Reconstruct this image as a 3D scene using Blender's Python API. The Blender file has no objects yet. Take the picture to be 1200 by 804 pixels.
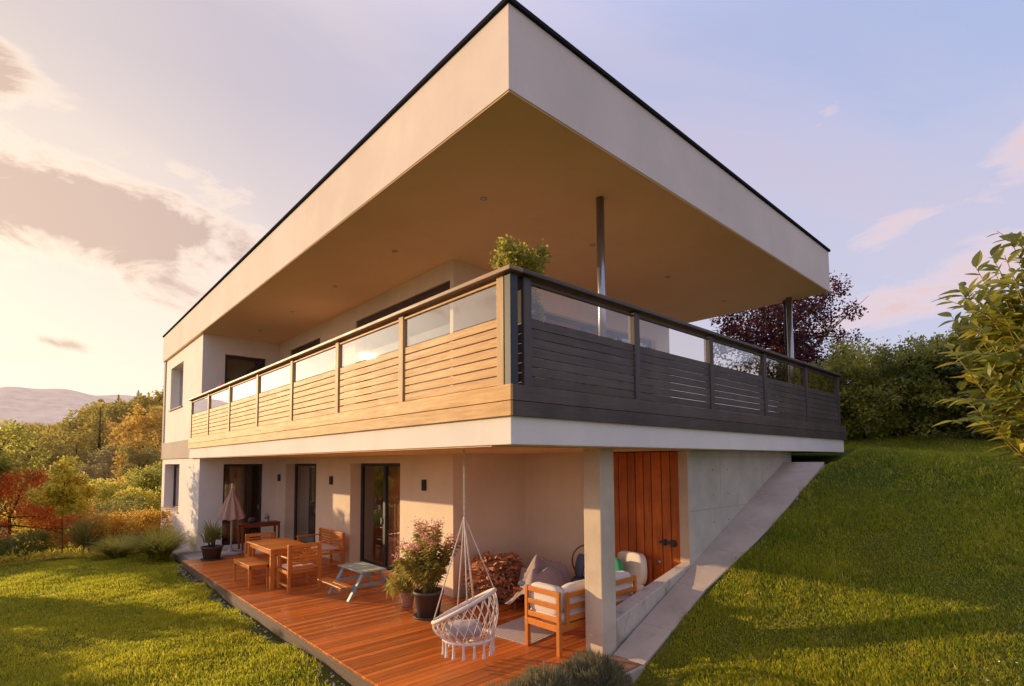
import bpy, math, random
import numpy as np
from mathutils import Vector, Matrix
PI = math.pi
random.seed(7)
RNG = np.random.default_rng(7)
scene = bpy.context.scene
COL = scene.collection

# ------------------------------------------------------------------ helpers
def link(o, parent=None):
    COL.objects.link(o)
    if parent is not None:
        o.parent = parent
    return o

def tag(o, label=None, cat=None, group=None, kind=None):
    if label: o['label'] = label
    if cat: o['category'] = cat
    if group: o['group'] = group
    if kind: o['kind'] = kind
    return o

def thing(name, label, cat, loc=(0, 0, 0), rz=0.0, group=None):
    o = bpy.data.objects.new(name, None)
    o.empty_display_size = 0.1
    o.location = loc
    o.rotation_euler = (0, 0, rz)
    link(o)
    return tag(o, label, cat, group)

def copy_tree(o, parent=None):
    c = o.copy()
    COL.objects.link(c)
    c.parent = parent
    for ch in [q for q in bpy.data.objects if q.parent == o]:
        copy_tree(ch, c)
    return c

class MB:
    """collects shapes, links them as one mesh object"""
    def __init__(s):
        s.v = []; s.f = []; s.sm = []
    def add(s, vs, fs, smooth=False):
        b = len(s.v)
        s.v += [tuple(q) for q in vs]
        s.f += [tuple(i + b for i in f) for f in fs]
        s.sm += [smooth] * len(fs)
        return s
    def box(s, x0, x1, y0, y1, z0, z1, M=None):
        vs = [Vector((x, y, z)) for z in (z0, z1) for y in (y0, y1) for x in (x0, x1)]
        if M is not None: vs = [M @ q for q in vs]
        return s.add(vs, [(0, 2, 3, 1), (4, 5, 7, 6), (0, 1, 5, 4), (2, 6, 7, 3), (0, 4, 6, 2), (1, 3, 7, 5)])
    def bar(s, p, q, w, h, up=(0, 0, 1)):
        p = Vector(p); q = Vector(q); d = (q - p).normalized()
        side = d.cross(Vector(up))
        if side.length < 1e-4: side = d.cross(Vector((1, 0, 0)))
        side.normalize(); u = side.cross(d)
        vs = []
        for c in (p, q):
            for a, b in ((-1, -1), (1, -1), (1, 1), (-1, 1)):
                vs.append(c + side * (a * w / 2) + u * (b * h / 2))
        return s.add(vs, [(3, 2, 1, 0), (4, 5, 6, 7), (0, 1, 5, 4), (1, 2, 6, 5), (2, 3, 7, 6), (3, 0, 4, 7)])
    def tube(s, pts, rad, n=8, cap=True):
        pts = [Vector(p) for p in pts]
        if not hasattr(rad, '__len__'): rad = [rad] * len(pts)
        vs = []; fs = []
        ref = Vector((0.13, 0.27, 0.95))
        for i, p in enumerate(pts):
            d = (pts[min(i + 1, len(pts) - 1)] - pts[max(i - 1, 0)])
            if d.length < 1e-6: d = Vector((0, 0, 1))
            d.normalize()
            a = d.cross(ref)
            if a.length < 0.05: a = d.cross(Vector((1, 0, 0)))
            a.normalize(); b = d.cross(a)
            for k in range(n):
                t = 2 * PI * k / n
                vs.append(p + (a * math.cos(t) + b * math.sin(t)) * rad[i])
        for i in range(len(pts) - 1):
            for k in range(n):
                k2 = (k + 1) % n
                fs.append((i * n + k, i * n + k2, (i + 1) * n + k2, (i + 1) * n + k))
        if cap:
            fs.append(tuple(range(n))[::-1]); fs.append(tuple((len(pts) - 1) * n + k for k in range(n)))
        return s.add(vs, fs, True)
    def lathe(s, prof, c=(0, 0, 0), n=28):
        vs = []; fs = []
        for r, z in prof:
            for k in range(n):
                t = 2 * PI * k / n
                vs.append((c[0] + r * math.cos(t), c[1] + r * math.sin(t), c[2] + z))
        for i in range(len(prof) - 1):
            for k in range(n):
                k2 = (k + 1) % n
                fs.append((i * n + k, i * n + k2, (i + 1) * n + k2, (i + 1) * n + k))
        return s.add(vs, fs, True)
    def cushion(s, x0, x1, y0, y1, z0, z1, M=None, p=4.0, n=10, wob=0.0, seed=0):
        """rounded pillow box (superellipsoid)"""
        r = random.Random(seed)
        cx, cy, cz = (x0 + x1) / 2, (y0 + y1) / 2, (z0 + z1) / 2
        hx, hy, hz = (x1 - x0) / 2, (y1 - y0) / 2, (z1 - z0) / 2
        N = 2 * n; vs = []; fs = []
        def sg(v, e): return math.copysign(abs(v) ** e, v)
        ph = r.random() * 6
        for i in range(n + 1):
            a = -PI / 2 + PI * i / n
            for k in range(N):
                b = 2 * PI * k / N
                e = 2 / p
                X = sg(math.cos(a), e) * sg(math.cos(b), e)
                Y = sg(math.cos(a), e) * sg(math.sin(b), e)
                Z = sg(math.sin(a), 2 / 3.0)
                w = 1 + wob * math.sin(3.1 * b + ph) * math.cos(2.3 * a + ph) + wob * 0.6 * math.sin(7 * b + 2 * ph + 3 * a)
                q = Vector((cx + hx * X * w, cy + hy * Y * w, cz + hz * Z * w))
                vs.append(M @ q if M is not None else q)
        for i in range(n):
            for k in range(N):
                k2 = (k + 1) % N
                fs.append((i * N + k, i * N + k2, (i + 1) * N + k2, (i + 1) * N + k))
        return s.add(vs, fs, True)
    def build(s, name, mat, parent=None, bevel=0.0, loc=None, rz=None):
        me = bpy.data.meshes.new(name)
        me.from_pydata(s.v, [], s.f)
        me.polygons.foreach_set('use_smooth', s.sm)
        me.materials.append(mat)
        me.validate(); me.update()
        o = bpy.data.objects.new(name, me)
        link(o, parent)
        if loc is not None: o.location = loc
        if rz is not None: o.rotation_euler = (0, 0, rz)
        if bevel > 0:
            m = o.modifiers.new('Bevel', 'BEVEL'); m.width = bevel; m.segments = 2
            m.limit_method = 'ANGLE'; m.angle_limit = math.radians(50)
        return o

def np_mesh(name, verts, faces, mat, parent=None, smooth=False):
    me = bpy.data.meshes.new(name)
    verts = np.asarray(verts, dtype=np.float32); faces = np.asarray(faces, dtype=np.int32)
    k = faces.shape[1]
    me.vertices.add(len(verts)); me.vertices.foreach_set('co', verts.ravel())
    me.loops.add(faces.size); me.loops.foreach_set('vertex_index', faces.ravel())
    me.polygons.add(len(faces))
    me.polygons.foreach_set('loop_start', np.arange(0, faces.size, k, dtype=np.int32))
    me.polygons.foreach_set('loop_total', np.full(len(faces), k, dtype=np.int32))
    me.polygons.foreach_set('use_smooth', np.full(len(faces), smooth, dtype=bool))
    me.materials.append(mat)
    me.update(calc_edges=True)
    o = bpy.data.objects.new(name, me)
    return link(o, parent)

# ------------------------------------------------------------------ materials
def newmat(name):
    m = bpy.data.materials.new(name); m.use_nodes = True
    nt = m.node_tree; nt.nodes.clear()
    out = nt.nodes.new('ShaderNodeOutputMaterial')
    return m, nt, out
def N(nt, t, **kw):
    n = nt.nodes.new(t)
    for k, v in kw.items():
        if k.startswith('i_'):
            n.inputs[k[2:].replace('_', ' ')].default_value = v
        else: setattr(n, k, v)
    return n
def L(nt, a, b): nt.links.new(a, b)
def rgba(c): return (c[0], c[1], c[2], 1)
def ramp(nt, fac, stops):
    r = nt.nodes.new('ShaderNodeValToRGB')
    el = r.color_ramp.elements
    while len(el) < len(stops): el.new(0.5)
    for e, (p, c) in zip(el, stops):
        e.position = p; e.color = rgba(c)
    L(nt, fac, r.inputs['Fac'])
    return r.outputs['Color']
def noise(nt, vec, scale, detail=4, rough=0.55, dist=0.0):
    n = nt.nodes.new('ShaderNodeTexNoise')
    n.inputs['Scale'].default_value = scale; n.inputs['Detail'].default_value = detail
    n.inputs['Roughness'].default_value = rough; n.inputs['Distortion'].default_value = dist
    if vec is not None: L(nt, vec, n.inputs['Vector'])
    return n.outputs['Fac']
def coords(nt, scale=(1, 1, 1), kind='Object', rot=(0, 0, 0)):
    tc = nt.nodes.new('ShaderNodeTexCoord'); mp = nt.nodes.new('ShaderNodeMapping')
    mp.inputs['Scale'].default_value = scale; mp.inputs['Rotation'].default_value = rot
    L(nt, tc.outputs[kind], mp.inputs['Vector'])
    return mp.outputs['Vector']
def mixc(nt, a, b, fac, blend='MIX'):
    m = nt.nodes.new('ShaderNodeMix'); m.data_type = 'RGBA'; m.blend_type = blend
    if isinstance(fac, (int, float)): m.inputs[0].default_value = fac
    else: L(nt, fac, m.inputs[0])
    for i, q in ((6, a), (7, b)):
        if isinstance(q, tuple): m.inputs[i].default_value = rgba(q)
        else: L(nt, q, m.inputs[i])
    return m.outputs[2]
def maprange(nt, v, a, b, c=0.0, d=1.0):
    n = nt.nodes.new('ShaderNodeMapRange')
    n.inputs['From Min'].default_value = a; n.inputs['From Max'].default_value = b
    n.inputs['To Min'].default_value = c; n.inputs['To Max'].default_value = d
    L(nt, v, n.inputs['Value']); return n.outputs['Result']
def bump(nt, h, strength=0.3, dist=0.01):
    b = nt.nodes.new('ShaderNodeBump'); b.inputs['Strength'].default_value = strength
    b.inputs['Distance'].default_value = dist; L(nt, h, b.inputs['Height']); return b.outputs['Normal']
def princ(nt, out, col, rough=0.6, normal=None, metallic=0.0, spec=None, sheen=None):
    p = nt.nodes.new('ShaderNodeBsdfPrincipled')
    if isinstance(col, tuple): p.inputs['Base Color'].default_value = rgba(col)
    else: L(nt, col, p.inputs['Base Color'])
    if isinstance(rough, (int, float)): p.inputs['Roughness'].default_value = rough
    else: L(nt, rough, p.inputs['Roughness'])
    p.inputs['Metallic'].default_value = metallic
    if spec is not None: p.inputs['Specular IOR Level'].default_value = spec
    if sheen: p.inputs['Sheen Weight'].default_value = sheen
    if normal is not None: L(nt, normal, p.inputs['Normal'])
    L(nt, p.outputs[0], out.inputs['Surface'])
    return p

def m_plaster(name, col, var=0.06):
    m, nt, out = newmat(name)
    v = coords(nt)
    big = noise(nt, v, 0.7, 5, 0.6)
    streak = noise(nt, coords(nt, (3.0, 3.0, 0.25)), 1.2, 4, 0.6)
    s = mixc(nt, tuple(c * (1 - var * 1.6) for c in col), tuple(min(1, c * (1 + var)) for c in col), maprange(nt, big, 0.3, 0.7))
    s = mixc(nt, s, tuple(c * 0.8 for c in col), maprange(nt, streak, 0.55, 0.85, 0, 0.35))
    fine = noise(nt, v, 160, 3, 0.7); mid = noise(nt, v, 22, 4, 0.6)
    a = nt.nodes.new('ShaderNodeMath'); a.operation = 'ADD'; L(nt, fine, a.inputs[0]); L(nt, mid, a.inputs[1])
    princ(nt, out, s, 0.85, bump(nt, a.outputs[0], 0.25, 0.006), spec=0.2)
    return m

def m_wood(name, c1, c2, axis='X', rough=0.5, island=0.35, scale=1.0, spec=0.4):
    m, nt, out = newmat(name)
    sc = [14 * scale, 14 * scale, 14 * scale]; sc['XYZ'.index(axis)] = 0.9 * scale
    geo = nt.nodes.new('ShaderNodeNewGeometry')
    tc = nt.nodes.new('ShaderNodeTexCoord')
    off = nt.nodes.new('ShaderNodeVectorMath'); off.operation = 'MULTIPLY_ADD'
    comb = nt.nodes.new('ShaderNodeCombineXYZ')
    for i in range(3): L(nt, geo.outputs['Random Per Island'], comb.inputs[i])
    L(nt, comb.outputs[0], off.inputs[0]); off.inputs[1].default_value = (7, 7, 7); L(nt, tc.outputs['Object'], off.inputs[2])
    mp = nt.nodes.new('ShaderNodeMapping'); mp.inputs['Scale'].default_value = sc
    L(nt, off.outputs[0], mp.inputs['Vector'])
    g = noise(nt, mp.outputs['Vector'], 2.2, 6, 0.65, 0.8)
    g2 = noise(nt, mp.outputs['Vector'], 9.0, 4, 0.7)
    col = ramp(nt, g, [(0.25, c2), (0.5, tuple((a + b) / 2 for a, b in zip(c1, c2))), (0.75, c1)])
    col = mixc(nt, col, tuple(c * 0.45 for c in c2), maprange(nt, g2, 0.55, 0.8, 0, 0.45))
    isl = maprange(nt, geo.outputs['Random Per Island'], 0, 1, 1 - island, 1 + island)
    hsv = nt.nodes.new('ShaderNodeHueSaturation'); L(nt, isl, hsv.inputs['Value']); L(nt, col, hsv.inputs['Color'])
    r = maprange(nt, g, 0.2, 0.8, rough + 0.12, rough - 0.08)
    princ(nt, out, hsv.outputs[0], r, bump(nt, g, 0.35, 0.003), spec=spec)
    return m

def m_simple(name, col, rough=0.5, metallic=0.0, var=0.12, sc=30, bumpy=0.1, spec=None, sheen=None):
    m, nt, out = newmat(name)
    n = noise(nt, coords(nt), sc, 4, 0.6)
    c = mixc(nt, tuple(q * (1 - var) for q in col), tuple(min(1, q * (1 + var)) for q in col), maprange(nt, n, 0.3, 0.7))
    princ(nt, out, c, rough, bump(nt, n, bumpy, 0.004), metallic, spec, sheen)
    return m

def m_leaf(name, stops, transl=0.35, rough=0.5, clump=0.9, haze=None, spec=0.35, cs=1.6, warm=0.35):
    """leaf colour varies per leaf and per clump"""
    m, nt, out = newmat(name)
    geo = nt.nodes.new('ShaderNodeNewGeometry')
    n = noise(nt, coords(nt), cs, 3, 0.5)
    a = nt.nodes.new('ShaderNodeMath'); a.operation = 'MULTIPLY_ADD'
    L(nt, maprange(nt, n, 0.3, 0.7), a.inputs[0]); a.inputs[1].default_value = clump * 0.55
    b = nt.nodes.new('ShaderNodeMath'); b.operation = 'MULTIPLY'; L(nt, geo.outputs['Random Per Island'], b.inputs[0]); b.inputs[1].default_value = 1 - clump * 0.55
    L(nt, b.outputs[0], a.inputs[2])
    col = ramp(nt, a.outputs[0], stops)
    p = nt.nodes.new('ShaderNodeBsdfPrincipled'); L(nt, col, p.inputs['Base Color'])
    p.inputs['Roughness'].default_value = rough; p.inputs['Specular IOR Level'].default_value = spec
    t = nt.nodes.new('ShaderNodeBsdfTranslucent')
    tcol = mixc(nt, col, (1.0, 0.85, 0.25), warm)
    bright = nt.nodes.new('ShaderNodeHueSaturation'); bright.inputs['Value'].default_value = 1.5; L(nt, tcol, bright.inputs['Color'])
    L(nt, bright.outputs[0], t.inputs['Color'])
    mx = nt.nodes.new('ShaderNodeMixShader'); mx.inputs[0].default_value = transl
    L(nt, p.outputs[0], mx.inputs[1]); L(nt, t.outputs[0], mx.inputs[2])
    res = mx.outputs[0]
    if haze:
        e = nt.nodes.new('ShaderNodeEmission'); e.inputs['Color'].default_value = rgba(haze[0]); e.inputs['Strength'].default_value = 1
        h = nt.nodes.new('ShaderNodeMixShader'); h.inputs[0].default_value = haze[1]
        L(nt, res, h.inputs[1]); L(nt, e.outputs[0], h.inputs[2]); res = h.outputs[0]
    L(nt, res, out.inputs['Surface'])
    return m

def m_glass(name, tint=(0.8, 0.8, 0.78), base=0.06, gain=1.3):
    m, nt, out = newmat(name)
    tr = nt.nodes.new('ShaderNodeBsdfTransparent'); tr.inputs[0].default_value = rgba(tint)
    gl = nt.nodes.new('ShaderNodeBsdfGlossy'); gl.inputs['Roughness'].default_value = 0.01; gl.inputs[0].default_value = (1, 1, 1, 1)
    ge = nt.nodes.new('ShaderNodeNewGeometry'); dp = nt.nodes.new('ShaderNodeVectorMath'); dp.operation = 'DOT_PRODUCT'
    L(nt, ge.outputs['Normal'], dp.inputs[0]); L(nt, ge.outputs['Incoming'], dp.inputs[1])
    ab = nt.nodes.new('ShaderNodeMath'); ab.operation = 'ABSOLUTE'; L(nt, dp.outputs['Value'], ab.inputs[0])
    om = nt.nodes.new('ShaderNodeMath'); om.operation = 'SUBTRACT'; om.inputs[0].default_value = 1.0; L(nt, ab.outputs[0], om.inputs[1])
    pw = nt.nodes.new('ShaderNodeMath'); pw.operation = 'POWER'; L(nt, om.outputs[0], pw.inputs[0]); pw.inputs[1].default_value = 3.2
    ma = nt.nodes.new('ShaderNodeMath'); ma.operation = 'MULTIPLY_ADD'; ma.use_clamp = True
    L(nt, pw.outputs[0], ma.inputs[0]); ma.inputs[1].default_value = gain; ma.inputs[2].default_value = base
    mx = nt.nodes.new('ShaderNodeMixShader'); L(nt, ma.outputs[0], mx.inputs[0])
    L(nt, tr.outputs[0], mx.inputs[1]); L(nt, gl.outputs[0], mx.inputs[2]); L(nt, mx.outputs[0], out.inputs['Surface'])
    return m

def m_concrete(name, col, panel=None, dirt=0.5, axes='XZ', stain=(0.56, 0.78)):
    m, nt, out = newmat(name)
    v = coords(nt)
    a = noise(nt, v, 1.3, 6, 0.65); b = noise(nt, coords(nt, (1, 1, 0.35)), 5, 5, 0.7)
    c = mixc(nt, tuple(q * 0.72 for q in col), col, maprange(nt, a, 0.3, 0.65))
    c = mixc(nt, c, tuple(q * 0.38 for q in col), maprange(nt, b, stain[0], stain[1], 0, dirt))
    h = noise(nt, v, 60, 4, 0.7)
    if panel:
        tc = nt.nodes.new('ShaderNodeTexCoord'); sp = nt.nodes.new('ShaderNodeSeparateXYZ'); cb = nt.nodes.new('ShaderNodeCombineXYZ')
        L(nt, tc.outputs['Object'], sp.inputs[0]); L(nt, sp.outputs[axes[0]], cb.inputs[0]); L(nt, sp.outputs[axes[1]], cb.inputs[1])
        br = nt.nodes.new('ShaderNodeTexBrick'); L(nt, cb.outputs[0], br.inputs['Vector'])
        br.offset = 0.0; br.inputs['Scale'].default_value = 1.0; br.inputs['Brick Width'].default_value = panel[0]; br.inputs['Row Height'].default_value = panel[1]
        br.inputs['Mortar Size'].default_value = 0.006; br.inputs['Mortar Smooth'].default_value = 0.3
        c = mixc(nt, c, tuple(q * 0.5 for q in col), maprange(nt, br.outputs['Fac'], 0, 1, 0, 0.7))
    if panel:
        def cell(sock, size, off):
            n = nt.nodes.new('ShaderNodeMath'); n.operation = 'PINGPONG'; L(nt, sock, n.inputs[0]); n.inputs[1].default_value = size / 2
            q = nt.nodes.new('ShaderNodeMath'); q.operation = 'SUBTRACT'; L(nt, n.outputs[0], q.inputs[0]); q.inputs[1].default_value = off
            w_ = nt.nodes.new('ShaderNodeMath'); w_.operation = 'MULTIPLY'; L(nt, q.outputs[0], w_.inputs[0]); L(nt, q.outputs[0], w_.inputs[1]); return w_.outputs[0]
        sm_ = nt.nodes.new('ShaderNodeMath'); sm_.operation = 'ADD'; L(nt, cell(sp.outputs[axes[0]], 1.62, .25), sm_.inputs[0]); L(nt, cell(sp.outputs[axes[1]], .82, .21), sm_.inputs[1])
        c = mixc(nt, (0.06, 0.05, 0.04), c, maprange(nt, sm_.outputs[0], 0.00012, 0.0002))
    princ(nt, out, c, 0.85, bump(nt, h, 0.25, 0.006), spec=0.25)
    return m

M = {}
M['wall'] = m_plaster('white_plaster', (0.88, 0.79, 0.71))
M['wall_warm'] = m_plaster('cream_plaster', (0.90, 0.74, 0.57))
M['soffit'] = m_plaster('soffit_bounce_plaster', (0.98, 0.645, 0.385), 0.03)  # warm bounce light from below is put into this orange colour
M['fascia'] = m_plaster('fascia_plaster', (0.80, 0.66, 0.58))
M['band'] = m_plaster('tan_plaster', (0.52, 0.42, 0.35))
M['balcony_floor'] = m_concrete('balcony_bounce_floor', (0.88, 0.66, 0.43), dirt=0.05)  # unseen floor, pale warm colour chosen to bounce light onto the soffit
M['pilaster'] = m_concrete('peach_concrete', (0.66, 0.47, 0.32), dirt=0.3)
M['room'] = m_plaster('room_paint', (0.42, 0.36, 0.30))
M['metal_dark'] = m_simple('anthracite_metal', (0.030, 0.032, 0.042), 0.55, 0.0, bumpy=0.02)
M['roof_cap'] = m_simple('matt_roof_cap', (0.03, 0.028, 0.035), 0.95, 0.0, bumpy=0.02, spec=0.0)
M['frame'] = m_simple('dark_brown_frame', (0.05, 0.032, 0.03), 0.4, 0.1, bumpy=0.03)
M['steel'] = m_simple('brushed_steel', (0.38, 0.38, 0.41), 0.28, 0.9, bumpy=0.02)
M['larch'] = m_wood('light_larch', (0.66, 0.36, 0.125), (0.52, 0.27, 0.085), 'Y', 0.6, 0.12)
M['larch_post'] = m_wood('light_larch_upright', (0.60, 0.38, 0.17), (0.48, 0.28, 0.12), 'Z', 0.6, 0.1)
M['darkwood'] = m_wood('dark_stained_wood', (0.120, 0.088, 0.070), (0.082, 0.061, 0.050), 'X', 0.55, 0.2)
M['darkwood_post'] = m_wood('dark_stained_upright', (0.115, 0.088, 0.080), (0.078, 0.061, 0.056), 'Z', 0.55, 0.15)
M['handrail'] = m_wood('brown_handrail', (0.36, 0.20, 0.12), (0.25, 0.13, 0.08), 'Y', 0.5, 0.1)
M['deck'] = m_wood('deck_boards', (0.74, 0.21, 0.035), (0.50, 0.115, 0.018), 'X', 0.34, 0.34, 0.6, spec=0.5)
M['deck_edge'] = m_wood('deck_edge_board', (0.20, 0.13, 0.085), (0.12, 0.08, 0.055), 'Y', 0.7, 0.1)
M['teak'] = m_wood('orange_teak', (0.72, 0.25, 0.04), (0.50, 0.14, 0.02), 'X', 0.42, 0.18)
M['redteak'] = m_wood('red_brown_teak', (0.36, 0.08, 0.02), (0.24, 0.05, 0.015), 'X', 0.42, 0.12)
M['barn'] = m_wood('red_cedar_boards', (0.66, 0.16, 0.02), (0.42, 0.08, 0.01), 'Z', 0.45, 0.25, 0.7)
M['barn_gap'] = m_simple('door_backing', (0.03, 0.008, 0.004), 0.8)
M['grey_paint'] = m_simple('grey_blue_paint', (0.26, 0.38, 0.43), 0.5, var=0.08)
M['pale_top'] = m_wood('pale_grey_wood', (0.42, 0.50, 0.44), (0.34, 0.42, 0.37), 'Y', 0.6, 0.1)
M['fabric'] = m_simple('cream_fabric', (0.74, 0.64, 0.56), 0.9, var=0.06, sc=120, bumpy=0.3, sheen=0.3)
M['pinkseat'] = m_simple('beige_pink_fabric', (0.66, 0.42, 0.32), 0.9, var=0.06, sc=120, bumpy=0.3, sheen=0.3)
M['green'] = m_simple('green_fabric', (0.03, 0.30, 0.13), 0.85, var=0.1, sc=120, bumpy=0.3, sheen=0.3)
M['lilac'] = m_simple('grey_lilac_blanket', (0.36, 0.27, 0.28), 0.9, var=0.12, sc=50, bumpy=0.4, sheen=0.3)
M['navy'] = m_simple('navy_fabric', (0.10, 0.13, 0.22), 0.9, var=0.2, sc=80, bumpy=0.3)
M['rope'] = m_simple('cotton_rope', (0.76, 0.66, 0.58), 0.9, var=0.1, sc=200, bumpy=0.5)
M['pot_dark'] = m_simple('dark_grey_pot', (0.085, 0.058, 0.055), 0.6, var=0.15, bumpy=0.08)
M['pot_pink'] = m_simple('pale_pink_pot', (0.62, 0.42, 0.34), 0.7, var=0.1, bumpy=0.1)
M['soil'] = m_simple('potting_soil', (0.035, 0.02, 0.012), 0.95, var=0.4, sc=60, bumpy=0.8)
M['umbrella'] = m_simple('parasol_canvas', (0.50, 0.31, 0.24), 0.9, var=0.08, sc=80, bumpy=0.2)
M['white_metal'] = m_simple('pale_metal', (0.62, 0.58, 0.56), 0.45, bumpy=0.02)
M['stone_base'] = m_concrete('granite_base', (0.5, 0.44, 0.42), dirt=0.3)
M['sill'] = m_concrete('stone_sill', (0.62, 0.5, 0.42), dirt=0.2)
M['concrete'] = m_concrete('board_marked_concrete', (0.58, 0.51, 0.42), (1.62, 0.82), 0.35)
M['concrete_post'] = m_concrete('post_concrete', (0.72, 0.58, 0.44), dirt=0.15)
M['curb'] = m_concrete('weathered_curb', (0.60, 0.50, 0.42), dirt=0.8, stain=(0.53, 0.68))
M['path'] = m_concrete('path_concrete', (0.52, 0.41, 0.33), dirt=0.3)
M['gravel'] = m_concrete('gravel_strip', (0.42, 0.36, 0.33), dirt=0.7)
M['mat'] = m_simple('coir_mat', (0.27, 0.12, 0.06), 0.95, var=0.3, sc=150, bumpy=0.8)
M['log'] = m_wood('split_firewood', (0.60, 0.28, 0.14), (0.36, 0.14, 0.07), 'Y', 0.8, 0.5)
M['curtain'] = m_simple('brown_curtain', (0.50, 0.29, 0.16), 0.9, var=0.1, sc=20, bumpy=0.1)
M['curtain_pale'] = m_simple('pale_curtain', (0.62, 0.52, 0.42), 0.9, var=0.1, sc=20, bumpy=0.1)
M['blind'] = m_simple('grey_blind', (0.20, 0.20, 0.19), 0.8, var=0.06)
M['glass'] = m_glass('window_glass', (0.74, 0.66, 0.58), 0.10, 1.1)
M['rail_glass'] = m_glass('railing_glass', (0.90, 0.82, 0.74), 0.09, 1.1)
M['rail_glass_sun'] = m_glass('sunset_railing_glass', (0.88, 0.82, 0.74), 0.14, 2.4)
M['bark'] = m_wood('tree_bark', (0.13, 0.085, 0.055), (0.06, 0.04, 0.028), 'Z', 0.9, 0.1, 1.2, spec=0.1)
M['twig'] = m_simple('green_twig', (0.22, 0.17, 0.05), 0.7, var=0.2)
M['lantern'] = m_simple('dull_silver', (0.4, 0.4, 0.42), 0.35, 0.6)

def weathered(m, lo=0.55, dark=0.45, sc=1.1):
    """adds worn patches and roughness changes on top of a wood material"""
    nt = m.node_tree; p = [n for n in nt.nodes if n.type == 'BSDF_PRINCIPLED'][0]
    lk = p.inputs['Base Color'].links[0].from_socket
    n1 = noise(nt, coords(nt), sc, 6, 0.65); n2 = noise(nt, coords(nt), 45, 3, 0.6)
    c = mixc(nt, lk, (0.20, 0.085, 0.03), maprange(nt, n1, 0.48, 0.72, 0, dark))
    c = mixc(nt, c, (0.60, 0.34, 0.16), maprange(nt, n2, 0.66, 0.72, 0, 0.5))
    L(nt, c, p.inputs['Base Color'])
    L(nt, maprange(nt, n1, 0.35, 0.7, 0.24, 0.55), p.inputs['Roughness'])
weathered(M['deck'])
def patches(m, amount=0.35, sc=0.8):
    nt = m.node_tree; p = [n for n in nt.nodes if n.type == 'BSDF_PRINCIPLED'][0]
    lk = p.inputs['Base Color'].links[0].from_socket
    n1 = noise(nt, coords(nt, (1, 1, 1)), sc, 5, 0.6)
    h = nt.nodes.new('ShaderNodeHueSaturation'); L(nt, lk, h.inputs['Color']); L(nt, maprange(nt, n1, 0.3, 0.7, 1 - amount, 1 + amount), h.inputs['Value'])
    L(nt, h.outputs[0], p.inputs['Base Color'])
patches(M['darkwood'], .28, 1.6); patches(M['larch'], .12, 1.3); patches(M['barn'], .25, 2.0)

# rug: woven check pattern
def rug_mat():
    m, nt, out = newmat('woven_rug')
    v = coords(nt, (1, 1, 1))
    ch = nt.nodes.new('ShaderNodeTexChecker'); ch.inputs['Scale'].default_value = 28; L(nt, coords(nt, rot=(0, 0, PI / 4)), ch.inputs['Vector'])
    n = noise(nt, v, 120, 3)
    c = mixc(nt, (0.66, 0.56, 0.54), (0.40, 0.30, 0.32), maprange(nt, ch.outputs['Fac'], 0, 1, 0.0, 0.7))
    c = mixc(nt, c, (0.7, 0.6, 0.56), maprange(nt, n, 0.5, 0.8, 0, 0.5))
    princ(nt, out, c, 0.95, bump(nt, n, 0.6, 0.01)); return m
M['rug'] = rug_mat()

def ground_mat(name, stops, sc=1.5):
    m, nt, out = newmat(name)
    v = coords(nt)
    a = noise(nt, v, sc, 5, 0.6); b = noise(nt, v, 30, 4, 0.7)
    c = ramp(nt, a, stops)
    c = mixc(nt, c, (0.02, 0.015, 0.006), maprange(nt, b, 0.5, 0.75, 0, 0.5))
    princ(nt, out, c, 0.95, bump(nt, b, 0.6, 0.03), spec=0.1)
    return m
M['ground'] = ground_mat('lawn_soil', [(0.3, (0.05, 0.08, 0.008)), (0.5, (0.09, 0.10, 0.015)), (0.7, (0.16, 0.12, 0.03))])
M['bed'] = ground_mat('garden_bed', [(0.3, (0.05, 0.06, 0.01)), (0.6, (0.12, 0.08, 0.025)), (0.8, (0.2, 0.1, 0.03))])

def grass_mat():
    m, nt, out = newmat('lawn_grass')
    geo = nt.nodes.new('ShaderNodeNewGeometry'); v = coords(nt)
    big = noise(nt, v, 0.55, 4, 0.6); mid = noise(nt, v, 3.5, 3, 0.6)
    a = mixc(nt, (0.040, 0.092, 0.008), (0.175, 0.185, 0.012), maprange(nt, big, 0.35, 0.65))
    a = mixc(nt, a, (0.30, 0.24, 0.04), maprange(nt, mid, 0.55, 0.72, 0, 0.65))
    hsv = nt.nodes.new('ShaderNodeHueSaturation'); L(nt, a, hsv.inputs['Color'])
    L(nt, maprange(nt, geo.outputs['Random Per Island'], 0, 1, 0.55, 1.5), hsv.inputs['Value'])
    dry = maprange(nt, geo.outputs['Random Per Island'], 0.93, 0.94)
    c = mixc(nt, hsv.outputs[0], (0.34, 0.27, 0.10), dry)
    p = nt.nodes.new('ShaderNodeBsdfPrincipled'); L(nt, c, p.inputs['Base Color']); p.inputs['Roughness'].default_value = 0.55
    p.inputs['Specular IOR Level'].default_value = 0.25
    t = nt.nodes.new('ShaderNodeBsdfTranslucent'); h2 = nt.nodes.new('ShaderNodeHueSaturation'); h2.inputs['Value'].default_value = 2.6
    L(nt, mixc(nt, c, (0.7, 0.6, 0.04), 0.25), h2.inputs['Color']); L(nt, h2.outputs[0], t.inputs['Color'])
    mx = nt.nodes.new('ShaderNodeMixShader'); mx.inputs[0].default_value = 0.55
    L(nt, p.outputs[0], mx.inputs[1]); L(nt, t.outputs[0], mx.inputs[2]); L(nt, mx.outputs[0], out.inputs['Surface'])
    return m
M['grass'] = grass_mat()

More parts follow.
